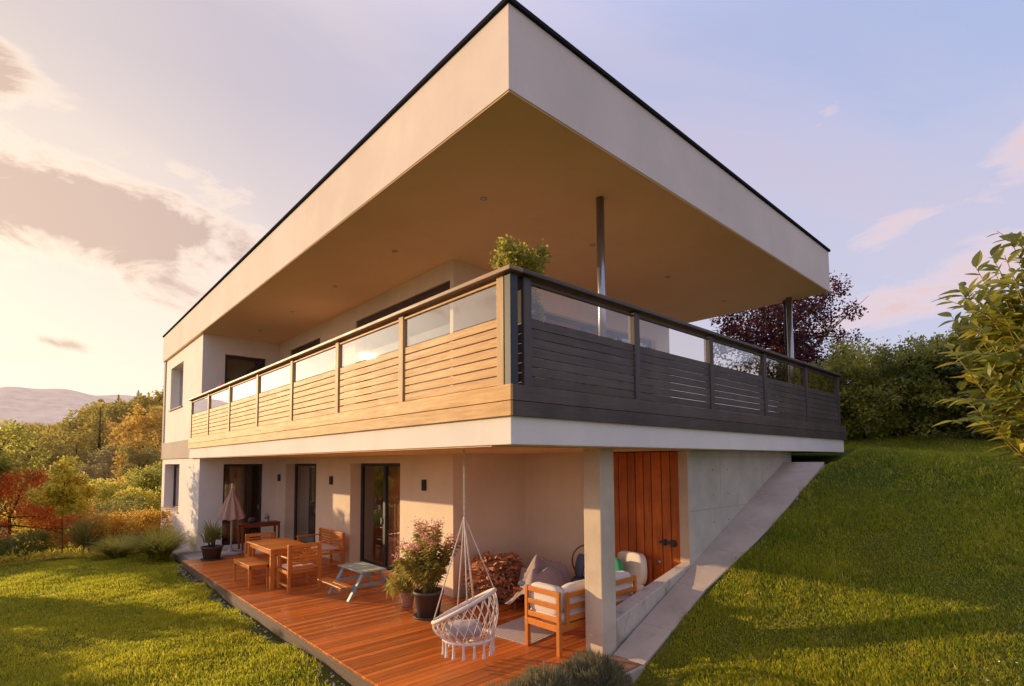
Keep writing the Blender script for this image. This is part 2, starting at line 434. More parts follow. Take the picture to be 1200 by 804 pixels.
HZ = ((0.52, 0.30, 0.10), 0.10)  # glow mixed into the far leaves to stand in for distant haze
M['lf_green'] = m_leaf('leaf_green', [(0.1, (0.02, 0.045, 0.006)), (0.5, (0.06, 0.10, 0.012)), (0.9, (0.15, 0.17, 0.02))])
M['lf_hedge'] = m_leaf('leaf_hedge', [(0.1, (0.015, 0.032, 0.008)), (0.5, (0.09, 0.13, 0.02)), (0.9, (0.32, 0.32, 0.05))], 0.3)
M['lf_hedge_y'] = m_leaf('leaf_hedge_yellow', [(0.1, (0.06, 0.08, 0.012)), (0.5, (0.15, 0.17, 0.025)), (0.9, (0.50, 0.44, 0.05))], 0.35)
M['lf_hedge_d'] = m_leaf('leaf_hedge_dark', [(0.1, (0.010, 0.022, 0.008)), (0.5, (0.05, 0.075, 0.02)), (0.9, (0.17, 0.17, 0.045))], 0.2)
M['lf_yellow'] = m_leaf('leaf_yellow', [(0.1, (0.18, 0.18, 0.012)), (0.5, (0.42, 0.35, 0.02)), (0.9, (0.62, 0.46, 0.035))], 0.5)
M['lf_lime'] = m_leaf('leaf_lime', [(0.1, (0.06, 0.085, 0.008)), (0.5, (0.19, 0.20, 0.015)), (0.9, (0.38, 0.34, 0.03))], 0.45)
M['lf_red'] = m_leaf('leaf_maple_red', [(0.1, (0.20, 0.05, 0.015)), (0.5, (0.55, 0.13, 0.02)), (0.9, (0.75, 0.26, 0.03))], 0.5, warm=0.1)
M['lf_plum'] = m_leaf('leaf_plum', [(0.1, (0.018, 0.006, 0.010)), (0.5, (0.075, 0.016, 0.022)), (0.9, (0.20, 0.035, 0.045))], 0.3, warm=0.0)
M['lf_orange'] = m_leaf('leaf_orange', [(0.1, (0.25, 0.11, 0.01)), (0.5, (0.48, 0.22, 0.012)), (0.9, (0.6, 0.34, 0.02))], 0.4)
M['lf_straw'] = m_leaf('leaf_straw', [(0.1, (0.09, 0.09, 0.02)), (0.5, (0.22, 0.19, 0.06)), (0.9, (0.36, 0.30, 0.11))], 0.35)
M['lf_lav'] = m_leaf('leaf_lavender', [(0.1, (0.05, 0.055, 0.035)), (0.5, (0.14, 0.13, 0.085)), (0.9, (0.27, 0.22, 0.15))], 0.2, rough=0.8)
M['lf_olea'] = m_leaf('leaf_oleander', [(0.1, (0.10, 0.11, 0.02)), (0.5, (0.26, 0.24, 0.06)), (0.9, (0.50, 0.40, 0.14))], 0.35)
M['petal_pink'] = m_leaf('petal_pink', [(0.1, (0.60, 0.22, 0.24)), (0.9, (0.85, 0.48, 0.44))], 0.35, warm=0.0)
M['petal_magenta'] = m_leaf('petal_magenta', [(0.1, (0.45, 0.01, 0.18)), (0.9, (0.75, 0.05, 0.4))], 0.35, warm=0.0)
M['lf_big'] = m_leaf('leaf_laurel', [(0.1, (0.03, 0.055, 0.008)), (0.45, (0.10, 0.14, 0.012)), (0.75, (0.24, 0.25, 0.02)), (0.95, (0.55, 0.38, 0.02))], 0.35, rough=0.4)
M['lf_yucca'] = m_leaf('leaf_yucca', [(0.1, (0.05, 0.08, 0.02)), (0.9, (0.22, 0.22, 0.06))], 0.3)
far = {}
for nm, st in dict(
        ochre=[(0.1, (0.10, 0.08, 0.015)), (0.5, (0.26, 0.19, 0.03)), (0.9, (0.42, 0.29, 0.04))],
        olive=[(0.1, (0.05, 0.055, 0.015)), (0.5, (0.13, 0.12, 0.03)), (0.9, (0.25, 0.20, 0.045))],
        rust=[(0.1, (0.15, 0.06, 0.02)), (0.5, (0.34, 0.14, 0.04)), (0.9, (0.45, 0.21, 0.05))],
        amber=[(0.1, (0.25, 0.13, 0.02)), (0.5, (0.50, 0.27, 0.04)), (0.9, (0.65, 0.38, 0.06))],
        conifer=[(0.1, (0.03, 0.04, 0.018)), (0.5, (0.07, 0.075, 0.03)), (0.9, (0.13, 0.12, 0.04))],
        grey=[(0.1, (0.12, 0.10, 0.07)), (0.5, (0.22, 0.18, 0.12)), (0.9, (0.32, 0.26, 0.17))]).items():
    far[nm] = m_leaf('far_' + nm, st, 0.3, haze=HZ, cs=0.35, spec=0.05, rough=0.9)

# ------------------------------------------------------------------ terrain
def smin(a, b, k):
    h = np.clip(0.5 + 0.5 * (b - a) / k, 0, 1)
    return b * (1 - h) + a * h - k * h * (1 - h)
def ss(x, a, b):
    t = np.clip((x - a) / (b - a), 0, 1); return t * t * (3 - 2 * t)
def ground_z(X, Y):
    X = np.asarray(X, float); Y = np.asarray(Y, float)
    slope = 0.42 * (X - 1.9) - 0.015
    slope = np.maximum(slope, -0.18)
    cap = np.minimum(2.30 + 0.30 * ss(X, 9.6, 10.6) + 0.14 * np.maximum(X - 10.2, 0) + 0.05 * np.minimum(Y, 3), 3.4)
    cap = cap + 0.28 * ss(-Y, 0.35, 0.9) * (1 - ss(X, 9.6, 10.6))
    cap = np.maximum(cap, 2.2)
    right = smin(slope, cap, 0.25)
    n = 0.025 * np.sin(X * 1.7 + Y * 0.9) + 0.02 * np.sin(Y * 2.3 - X * 1.1)
    left = -0.18 - 0.02 * np.maximum(-X - 0.6, 0) - 0.75 * ss(Y, 14.5, 24) - 1.6 * ss(Y, 24, 60)
    d = np.hypot(X, Y)
    hill = 9.3 * ss(Y + 0.05 * X, 75, 170) * (0.75 + 0.25 * np.sin(X * 0.03 + 1.9)) * np.exp(-((X - 16) / 60.0) ** 2)
    w = ss(X, 0.6, 2.2)
    w = np.where(Y > 0.3, ss(X, 0.6, 2.2), w)
    return left * (1 - w) + right * w + n * np.where(np.abs(Y + 0.1) < 0.5, 0.3, 1) + hill

def axis(parts):
    out = []
    for a, b, n in parts: out += list(np.linspace(a, b, n, endpoint=False))
    return out
xs = axis([(-2500, -100, 16), (-100, -20, 20), (-20, -6, 20), (-6, -0.62, 24)]) + [-0.62, -0.60] + axis([(-0.5, 4, 24), (4, 9.6, 20)]) + [9.6, 9.62] + axis([(9.8, 16, 18), (16, 60, 16), (60, 300, 10), (300, 2500, 8)]) + [2500]
ys = axis([(-2500, -60, 12), (-60, -8, 18), (-8, -0.5, 36)]) + axis([(-0.5, 0.27, 6)]) + [0.28, 0.30] + axis([(0.5, 19.0, 40)]) + [19.10, 19.12] + axis([(19.4, 30, 18), (30, 180, 50), (180, 400, 10), (400, 2500, 8)]) + [2500]
GX, GY = np.meshgrid(xs, ys)
GZ = ground_z(GX, GY)
inside = (GX > -0.61) & (GX < 9.61) & (GY > 0.29) & (GY < 19.11)
GZ = np.where(inside, -0.30, GZ)
nx, ny = len(xs), len(ys)
idx = np.arange(nx * ny).reshape(ny, nx)
F = np.stack([idx[:-1, :-1].ravel(), idx[:-1, 1:].ravel(), idx[1:, 1:].ravel(), idx[1:, :-1].ravel()], 1)
lawn = np_mesh('ground', np.stack([GX.ravel(), GY.ravel(), GZ.ravel()], 1), F, M['ground'], smooth=True)
tag(lawn, kind='structure')
bm_ = MB()

# grass blades over both lawns
def blades(X, Y, H, W):
    n = len(X); Z = ground_z(X, Y) - 0.005
    th = RNG.uniform(0, 2 * PI, n); lean = RNG.uniform(0.1, 0.75, n) * H; la = RNG.uniform(0, 2 * PI, n)
    c, s = np.cos(th), np.sin(th)
    P = np.stack([X, Y, Z], 1)
    side = np.stack([c, s, np.zeros(n)], 1) * (W / 2)[:, None]
    ln = np.stack([np.cos(la), np.sin(la), np.zeros(n)], 1) * lean[:, None]
    up = np.array([0, 0, 1.0])[None] * H[:, None]
    v = np.stack([P - side, P + side, P + ln * 0.35 + up * 0.6 + side * 0.7, P + ln * 0.35 + up * 0.6 - side * 0.7, P + ln + up * 0.95], 1).reshape(-1, 3)
    b = np.arange(n) * 5
    f = np.concatenate([np.stack([b, b + 1, b + 2], 1), np.stack([b, b + 2, b + 3], 1), np.stack([b + 3, b + 2, b + 4], 1)])
    return v, f
def scatter(n, x0, x1, y0, y1):
    return RNG.uniform(x0, x1, n), RNG.uniform(y0, y1, n)
def grass(name, regions):
    VV = []; FF = []; o = 0
    for (n, x0, x1, y0, y1, h, w, cond) in regions:
        X, Y = scatter(n, x0, x1, y0, y1)
        k = cond(X, Y); X, Y = X[k], Y[k]
        tuft = 0.75 + 0.5 * np.sin(X * 5.1 + np.sin(Y * 4.3) * 2) * np.sin(Y * 5.7 + X)
        patch = 0.8 + 0.35 * np.sin(X * 1.3 + 1.7 * np.sin(Y * .9)) * np.sin(Y * 1.7 + np.sin(X * 2.2)); H = h * RNG.uniform(0.4, 1.4, len(X)) * (0.6 + 0.6 * tuft) * patch; Wd = w * RNG.uniform(0.6, 1.4, len(X))
        v, f = blades(X, Y, H, Wd); VV.append(v); FF.append(f + o); o += len(v)
    g = np_mesh(name, np.concatenate(VV), np.concatenate(FF), M['grass'])
    return g
edge = lambda X: -0.78 + 0.10 * np.sin(X * 2.3) + 0.06 * np.sin(X * 7.1)
gl = grass('lawn_grass', [
    (150000, -5.2, -0.66, 1.2, 9, 0.055, 0.010, lambda X, Y: X < edge(Y) + RNG.uniform(-.06, .1, len(X))),
    (120000, -7.5, -0.5, 9, 16.5, 0.055, 0.013, lambda X, Y: (X < edge(Y)) | (Y > 11.7)),
    (16000, -14, -5, 4, 17, 0.07, 0.022, lambda X, Y: X < 99)])
tag(gl, 'short green lawn grass between the deck and the garden', 'grass', kind='stuff')
pe = lambda X: np.interp(X, [1.9, 3.4, 4.8, 7.4, 8.5], [-0.16, -0.17, -0.37, -0.44, -0.3])
rough_edge = lambda X, Y: Y < pe(X) - 0.02 + RNG.uniform(-.08, .05, len(X)) + 0.05 * np.sin(X * 5)
gr = grass('slope_grass', [
    (150000, 1.5, 6.5, -4.8, 0.0, 0.06, 0.011, rough_edge),
    (110000, 6.5, 14.5, -6, 2.0, 0.07, 0.017, lambda X, Y: ((Y < pe(X)) | (X > 10.45))),
    (30000, 0.2, 2.2, -4.0, -0.1, 0.07, 0.010, lambda X, Y: (Y < -0.18))])
tag(gr, 'rough lawn grass on the slope beside the concrete path', 'grass', kind='stuff')
# clover and fallen leaves dotted over the slope
def leaves_geo(C, D, Nn, Ln, Wd, fold=0.10, droop=0.0):
    D = D / np.linalg.norm(D, axis=1, keepdims=True)
    S = np.cross(D, Nn); S /= (np.linalg.norm(S, axis=1, keepdims=True) + 1e-9)
    U = np.cross(S, D)
    l = Ln[:, None]; w = Wd[:, None]
    m = C + D * l * 0.42
    tip = C + D * l - np.array([[0, 0, 1.0]]) * l * droop
    v = np.stack([C, m + S * w / 2 + U * l * fold, tip, m - S * w / 2 + U * l * fold], 1).reshape(-1, 3)
    n = len(C); b = np.arange(n) * 4
    f = np.concatenate([np.stack([b, b + 1, b + 2], 1), np.stack([b, b + 2, b + 3], 1)])
    return v, f
def oval_leaves(C, D, Nn, Ln, Wd, curl=0.25):
    D = D / np.linalg.norm(D, axis=1, keepdims=True)
    S = np.cross(D, Nn); S /= (np.linalg.norm(S, axis=1, keepdims=True) + 1e-9); U = np.cross(S, D)
    l = Ln[:, None]; w = Wd[:, None]; rows = []
    ts = [0.0, .12, .32, .55, .78, 1.0]; ws = [0.03, .62, 1.0, .95, .58, 0.02]
    cu = RNG.uniform(-.3, 1.2, len(C))[:, None] * curl
    for t, wt in zip(ts, ws):
        mid_ = C + D * l * t - U * l * cu * t * t
        rows += [mid_ + S * w * wt * .5 + U * w * wt * .18, mid_, mid_ - S * w * wt * .5 + U * w * wt * .18]
    v = np.stack(rows, 1).reshape(-1, 3); m = 18; b = np.arange(len(C)) * m; f = []
    for i in range(5):
        for j in (0, 1):
            f.append(np.stack([b + 3 * i + j, b + 3 * i + j + 1, b + 3 * i + 4 + j, b + 3 * i + 3 + j], 1))
    return v, np.concatenate(f)
def unit(n):
    v = RNG.normal(size=(n, 3)); return v / np.linalg.norm(v, axis=1, keepdims=True)
X, Y = scatter(5200, 1.8, 12, -5, -0.2)
k = (Y < pe(X) - 0.05) & (np.sin(X * 1.9 + Y) * np.sin(Y * 2.7 - X) > -0.1); X, Y = X[k], Y[k]
C_ = np.stack([X, Y, ground_z(X, Y) + RNG.uniform(0.02, 0.07, len(X))], 1)
D_ = unit(len(X)); D_[:, 2] *= 0.3
v, f = leaves_geo(C_, D_, np.tile([[0, 0, 1.0]], (len(X), 1)), RNG.uniform(.025, .06, len(X)), RNG.uniform(.02, .04, len(X)))
tag(np_mesh('clover', v, f, M['lf_green']), 'clover and small weeds dotted through the sloping lawn', 'weeds', kind='stuff')
C_ = C_[:70]; v, f = leaves_geo(C_ + [0, 0, 0.03], D_[:70], np.tile([[0, 0, 1.0]], (70, 1)), np.full(70, .022), np.full(70, .022))
tag(np_mesh('daisies', v, f, M['fabric']), 'tiny white flowers dotted in the grass slope', 'flowers', kind='stuff')

# fallen leaves on the deck
X, Y = scatter(46, -0.5, 2.0, 0.7, 11); nL = len(X)
D_ = unit(nL); D_[:, 2] *= .15
v, f = leaves_geo(np.stack([X, Y, np.full(nL, .006)], 1), D_, np.tile([[0, 0, 1.0]], (nL, 1)), RNG.uniform(.025, .05, nL), RNG.uniform(.015, .03, nL), .15)
tag(np_mesh('fallen_leaves', v, f, M['lf_orange']), 'few dry fallen leaves scattered over the deck boards', 'leaves', kind='stuff')

# garden bed sheet, paver strip at the wing, gravel by the deck
def sheet(name, x0, x1, y0, y1, dz, mat, n=40, wob=0.0):
    X = np.linspace(x0, x1, n); Y = np.linspace(y0, y1, n); A, B = np.meshgrid(X, Y)
    B = B + wob * np.sin(A * 2.1) * (1 - (B - y0) / (y1 - y0))
    Z = ground_z(A, B) + dz
    i = np.arange(n * n).reshape(n, n)
    F = np.stack([i[:-1, :-1].ravel(), i[:-1, 1:].ravel(), i[1:, 1:].ravel(), i[1:, :-1].ravel()], 1)
    return tag(np_mesh(name, np.stack([A.ravel(), B.ravel(), Z.ravel()], 1), F, mat, smooth=True), kind='structure')
sheet('garden_bed', -13, 0.0, 15.4, 24, 0.03, M['bed'], wob=0.3)
tag(MB().box(-0.35, 0.7, 11.57, 13.29, -0.32, -0.05).build('paved_strip', M['gravel'], bevel=0.01), kind='structure')
tag(MB().box(-0.35, 0.06, 13.3, 19.1, -0.32, -0.155).build('gravel_strip', M['gravel']), kind='structure')
st = MB()
for i in range(230):
    y = random.uniform(0.6, 11.6); x = -0.66 - abs(random.gauss(0, 0.09)); r = random.uniform(0.008, 0.026)
    z = float(ground_z(x, y)) + r * 0.4
    Mx = Matrix.Translation((x, y, z)) @ Matrix.Rotation(random.random() * 6, 4, 'Z') @ Matrix.Rotation(random.random(), 4, 'X')
    st.cushion(-r, r, -r * .7, r * .7, -r * .6, r * .6, Mx, p=2.6, n=3)
tag(st.build('pebbles', M['gravel']), 'small grey pebbles strewn along the deck edge', 'pebbles', kind='stuff')

# sloping concrete path
pm = MB()
sx = [1.935, 2.55, 3.45, 4.35, 5.25, 6.15, 7.05, 7.5]
for a, b in zip(sx[:-1], sx[1:]):
    za, zb = 0.42 * (a - 1.9), 0.42 * (b - 1.9)
    if b > 8: zb = min(zb, 2.54)
    e0, e1 = float(np.interp(a, [1.9, 3.4, 4.8, 7.4, 8.5], [-0.15, -0.15, -0.35, -0.42, -0.42])), float(np.interp(b, [1.9, 3.4, 4.8, 7.4, 8.5], [-0.15, -0.15, -0.35, -0.42, -0.42]))
    g = 0.006
    vs = [(a + g, e0, za - .12), (b - g, e1, zb - .12), (b - g, .298, zb - .12), (a + g, .298, za - .12), (a + g, e0, za + .012), (b - g, e1, zb + .012), (b - g, .298, zb + .012), (a + g, .298, za + .012)]
    pm.add(vs, [(3, 2, 1, 0), (4, 5, 6, 7), (0, 1, 5, 4), (1, 2, 6, 5), (2, 3, 7, 6), (3, 0, 4, 7)])
tag(pm.build('path', M['path'], bevel=0.006), kind='structure')
tag(MB().box(1.30, 1.93, -0.17, 0.27, -0.20, 0.014).build('path_landing', M['path'], bevel=0.006), kind='structure')

# ------------------------------------------------------------------ house
H = thing('house', 'modern two storey white house with a deep flat roof and wraparound balcony', 'house')
Z1, Z2, RB, RT = 2.57, 3.15, 6.17, 7.09
def wall_boxes(b, ax, p0, p1, a0, a1, z0, z1, openings):
    """wall slab of thickness p0..p1 spanning a0..a1 with rectangular openings (a, b, za, zb)"""
    def bx(u0, u1, w0, w1):
        if u1 - u0 < 1e-4 or w1 - w0 < 1e-4: return
        if ax == 'X': b.box(p0, p1, u0, u1, w0, w1)
        else: b.box(u0, u1, p0, p1, w0, w1)
    cur = a0
    for (oa, ob, za, zb) in sorted(openings):
        bx(cur, oa, z0, z1); bx(oa, ob, z0, za); bx(oa, ob, zb, z1); cur = ob
    bx(cur, a1, z0, z1)
def window(kind, ax, plane, a0, a1, z0, z1, fw=0.06, mull=(), depth=0.07, handle=None, mat='frame', flip=1):
    """frame ring around an opening; plane = outer face of frame"""
    fr = MB(); d = depth * flip
    def bx(b, u0, u1, w0, w1, q0=0.0, q1=d):
        lo, hi = sorted((plane + q0, plane + q1))
        if ax == 'X': b.box(lo, hi, u0, u1, w0, w1)
        else: b.box(u0, u1, lo, hi, w0, w1)
    bx(fr, a0, a0 + fw, z0, z1); bx(fr, a1 - fw, a1, z0, z1)
    bx(fr, a0 + fw, a1 - fw, z1 - fw, z1); bx(fr, a0 + fw, a1 - fw, z0, z0 + fw)
    for mu in mull: bx(fr, mu - fw * .7, mu + fw * .7, z0 + fw, z1 - fw)
    f = fr.build(kind, M[mat], H, bevel=0.004)
    edges = [a0 + fw] + [q for mu in mull for q in (mu - fw * .7, mu + fw * .7)] + [a1 - fw]
    for u0, u1 in zip(edges[0::2], edges[1::2]):
        g = MB(); q_ = plane + d * .5
        if ax == 'X': g.add([(q_, u0, z0 + fw), (q_, u1, z0 + fw), (q_, u1, z1 - fw), (q_, u0, z1 - fw)], [(0, 1, 2, 3)])
        else: g.add([(u0, q_, z0 + fw), (u1, q_, z0 + fw), (u1, q_, z1 - fw), (u0, q_, z1 - fw)], [(0, 1, 2, 3)])
        g.build('pane', M['glass'], f)
    if handle is not None:
        h = MB(); bx(h, handle - .012, handle + .012, (z0 + 1.0) if z1 - z0 > 1.8 else (z0 + z1) / 2, (z0 + 1.14) if z1 - z0 > 1.8 else (z0 + z1) / 2 + .12, -0.03 * flip, 0)
        h.build('handle', M['lantern'], f)
    return f

# lower long wall (faces -X)
b = MB(); wall_boxes(b, 'X', 2.2, 2.56, 4.0, 13.3, -0.3, Z1, [(5.86, 8.17, 0.02, 2.39), (10.22, 12.53, 0.02, 2.39)])
b.build('wall', M['wall_warm'], H)
b = MB(); b.box(2.56, 4.0, 4.0, 4.25, -0.3, Z1); b.box(4.0, 4.25, 2.22, 4.25, -0.3, Z1)
b.build('wall', M['wall_warm'], H)
# wing walls: lower and upper
b = MB(); wall_boxes(b, 'X', 0.08, 0.44, 13.3, 19.1, -0.4, Z1, [(16.05, 18.6, 0.86, 2.4)])
wall_boxes(b, 'Y', 13.3, 13.6, 0.44, 2.2, -0.4, Z1, [(0.70, 1.80, 0.02, 2.39)])
b.box(2.2, 2.56, 13.3, 13.6, -0.3, Z1)
b.build('wall', M['wall'], H)
b = MB(); wall_boxes(b, 'X', 0.08, 0.44, 13.3, 19.1, Z2, RB, [(15.9, 17.95, 4.28, 5.75)])
wall_boxes(b, 'Y', 13.3, 13.6, 0.44, 2.2, Z2, RB, [(0.67, 1.82, 3.17, 5.64)])
b.build('wall', M['wall'], H)
b = MB(); wall_boxes(b, 'X', 2.2, 2.5, 4.0, 13.6, Z2, RB, [(4.10, 7.97, 3.17, 5.80), (10.1, 12.34, 3.17, 5.80)])
wall_boxes(b, 'Y', 4.0, 4.3, 2.5, 9.6, Z2, RB, [(4.6, 8.9, 3.17, 5.65)])
b.build('wall', M['wall_warm'], H)
# rear and inner walls
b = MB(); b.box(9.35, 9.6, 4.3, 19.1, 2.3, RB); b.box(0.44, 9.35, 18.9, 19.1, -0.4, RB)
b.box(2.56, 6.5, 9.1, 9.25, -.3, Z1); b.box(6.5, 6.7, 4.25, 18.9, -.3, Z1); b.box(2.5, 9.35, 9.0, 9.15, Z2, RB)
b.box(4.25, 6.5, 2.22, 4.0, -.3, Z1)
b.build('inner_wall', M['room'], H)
MB().box(2.56, 6.5, 4.25, 18.9, -0.3, 0.0).build('floor', M['teak'], H)
b = MB().box(0.44, 2.56, 13.6, 18.9, -0.3, 0.0); b.build('floor', M['teak'], H)
# slabs
b = MB(); b.box(0.0, 10.2, 0.0, 14.25, Z1, Z2 - 0.02); b.box(0.10, 9.6, 14.25, 19.08, Z1 + .001, Z2 - .002)
b.build('balcony_slab', M['wall'], H, bevel=0.008)
MB().box(0.06, 9.9, 0.06, 13.28, Z2 - .018, Z2 + 0.012).build('balcony_floor', M['balcony_floor'], H)
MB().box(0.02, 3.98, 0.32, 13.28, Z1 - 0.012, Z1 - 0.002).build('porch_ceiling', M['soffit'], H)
b = MB(); b.box(0.045, 0.098, 14.3, 19.14, Z1 + .01, Z2 + .0); b.box(0.045, 0.098, 18.86, 19.14, Z2, RB - .001)
b.box(0.098, 0.5, 19.101, 19.14, Z1 + .01, RB - .001)
b.build('facade_band', M['band'], H)
# roof
MB().box(0.0, 9.7, 0.0, 19.15, RB, RT).build('roof', M['fascia'], H, bevel=0.006)
rf = MB(); rf.box(-0.035, 9.735, -0.035, 19.185, RT, RT + 0.05); rf.build('roof_edge', M['roof_cap'], H, bevel=0.006)
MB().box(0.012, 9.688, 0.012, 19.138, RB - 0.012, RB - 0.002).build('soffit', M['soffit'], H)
for (dx, dy) in [(1.2, 1.88 + 2.5 * i) for i in range(5)] + [(3.63, 1.88), (6.05, 1.88), (8.49, 1.88)]:
    ring = MB(); ring.lathe([(0.050, 0.0), (0.050, -0.008), (0.038, -0.010), (0.034, 0.004), (0.0, 0.004)], (dx, dy, RB - 0.012), 20)
    ring.build('downlight', M['lantern'], H)

# doors and windows
def curtain(ax, plane, a0, a1, z0, z1, mat, amp=0.03, per=0.14):
    n = int((a1 - a0) / 0.02) + 2; vs = []; fs = []
    for i in range(n):
        a = a0 + (a1 - a0) * i / (n - 1); p = plane + amp * math.sin(2 * PI * a / per) + amp * .4 * math.sin(2 * PI * a / (per * 2.7))
        for z in (z0, z1): vs.append((p, a, z) if ax == 'X' else (a, p, z))
    for i in range(n - 1): fs.append((2 * i, 2 * i + 2, 2 * i + 3, 2 * i + 1))
    MB().add(vs, fs, True).build('curtain', M[mat], H)
window('door', 'X', 2.47, 5.86, 8.17, 0.02, 2.39, 0.075, (7.02,), handle=7.1, mat='metal_dark')
curtain('X', 2.575, 5.9, 6.98, 0.05, 2.34, 'curtain', 0.012)
window('door', 'X', 2.47, 10.22, 12.53, 0.02, 2.39, 0.075, (10.95,), handle=10.9, mat='frame')
MB().box(2.62, 2.64, 10.9, 12.5, 0.05, 2.33).build('blind', M['blind'], H)
window('door', 'Y', 13.42, 0.70, 1.80, 0.02, 2.39, 0.07, (1.45,), handle=1.7, mat='frame')
curtain('Y', 13.62, 0.95, 1.30, 0.05, 2.3, 'curtain')
window('door', 'Y', 13.42, 0.67, 1.82, 3.17, 5.64, 0.08, (1.6,), mat='frame')
MB().box(0.7, 1.8, 13.55, 13.57, 3.9, 5.6).build('blind', M['blind'], H)
window('window', 'X', 0.36, 16.05, 18.6, 0.86, 2.4, 0.07, (16.75,), mat='frame')
curtain('X', 0.50, 16.6, 18.5, 0.9, 2.35, 'curtain')
window('window', 'X', 0.33, 15.9, 17.95, 4.28, 5.75, 0.07, (16.6,), mat='white_metal')
MB().box(0.42, 0.44, 16.3, 17.9, 4.3, 5.6).build('blind', M['blind'], H)
for (y0, y1, z) in ((16.0, 18.65, 0.86), (15.85, 18.0, 4.28)):
    MB().box(0.03, 0.34, y0, y1, z - .035, z + 0.002).build('window_sill', M['sill'], H, bevel=0.006)
window('window', 'X', 2.38, 4.10, 7.97, 3.17, 5.80, 0.08, (6.2,), mat='frame')
window('window', 'X', 2.38, 10.1, 12.34, 3.17, 5.80, 0.08, (11.2,), mat='frame')
for y0, y1, zt in ((4.10, 7.97, 5.80), (10.1, 12.34, 5.80)):
    MB().box(2.24, 2.378, y0 + .002, y1 - .002, zt - .26, zt - .002).build('blind_box', M['frame'], H, bevel=.004)
window('window', 'Y', 4.12, 4.6, 8.9, 3.17, 5.65, 0.09, (6.1, 7.5), mat='frame')
curtain('Y', 4.45, 7.7, 8.8, 3.2, 5.6, 'curtain_pale')
# wall lamps
for y in (4.92, 9.2, 13.0):
    l = MB(); n = 10; vs = []; fs = []
    for z in (1.86, 2.07):
        for i in range(n + 1):
            t = -PI / 2 + PI * i / n
            vs.append((2.196 - 0.075 * math.cos(t), y + 0.05 * math.sin(t), z))
    for i in range(n): fs.append((i, i + 1, n + 2 + i, n + 1 + i))
    fs.append(tuple(range(n + 1))[::-1]); fs.append(tuple(range(n + 1, 2 * n + 2)))
    l.add(vs, fs).build('wall_lamp', M['metal_dark'], H)

# red board door and its hardware
bd = MB().box(3.965, 3.998, 0.47, 2.2, 0.02, Z1 - .02).build('barn_door', M['barn_gap'], H)
bb = MB(); y = 0.475
while y < 2.18:
    w = random.uniform(0.145, 0.19); bb.box(3.925, 3.963, y, min(y + w - 0.014, 2.195), 0.03, Z1 - .025); y += w
bb.build('cladding_boards', M['barn'], bd, bevel=0.006)
lt = MB(); lt.box(3.895, 3.923, 0.56, 0.86, 1.115, 1.15); lt.box(3.89, 3.923, 0.58, 0.66, 1.08, 1.18); lt.box(3.88, 3.923, 0.74, 0.79, 1.09, 1.18)
lt.build('latch', M['metal_dark'], bd, bevel=0.004)
MB().lathe([(0, -.03), (.03, -.03), (.03, .03), (0, .03)], (3.9, .86, 0.82), 12).build('padlock', M['lantern'], bd)

# concrete retaining wall, post and kerb
b = MB(); b.box(3.86, 7.9, 0.30, 0.46, -0.3, Z1 - .001)
b.build('retaining_wall', M['concrete'], H, bevel=0.012)
MB().box(3.835, 3.859, 0.302, 0.458, 0.88, Z1 - .014).build('pilaster', M['pilaster'], H, bevel=0.004)
b = MB(); b.box(1.80, 2.08, 0.34, 0.62, -0.3, Z1 - .001)
b.build('concrete_post', M['concrete_post'], H, bevel=0.012)
kb = MB(); vs = []
for (x, zt) in ((2.085, 0.40), (3.855, 0.87)):
    for y in (0.345 if x < 3 else .30, 0.60 if x < 3 else .46): vs += [(x, y, -0.3), (x, y, zt)]
kb.add(vs, [(0, 4, 5, 1), (2, 3, 7, 6), (1, 5, 7, 3), (0, 1, 3, 2), (4, 6, 7, 5), (0, 2, 6, 4)])
tag(kb.build('low_wall', M['curb'], bevel=0.012), 'weathered low concrete wall sloping down to the porch post', 'wall')

# steel columns
for cx_, r in ((2.44, 0.057), (9.40, 0.065)):
    c = MB(); c.tube([(cx_, 0.77, Z2), (cx_, 0.77, RB - .012)], r, 24); c.lathe([(0, 0), (r + .05, 0), (r + .05, .012), (r, .014)], (cx_, .77, Z2 + .012), 24)
    c.build('steel_column', M['steel'], H)
c = MB(); c.tube([(9.62, .92, Z2), (9.62, .92, 6.0), (9.55, .9, RB - .012)], 0.05, 16); c.build('downpipe', M['metal_dark'], H)

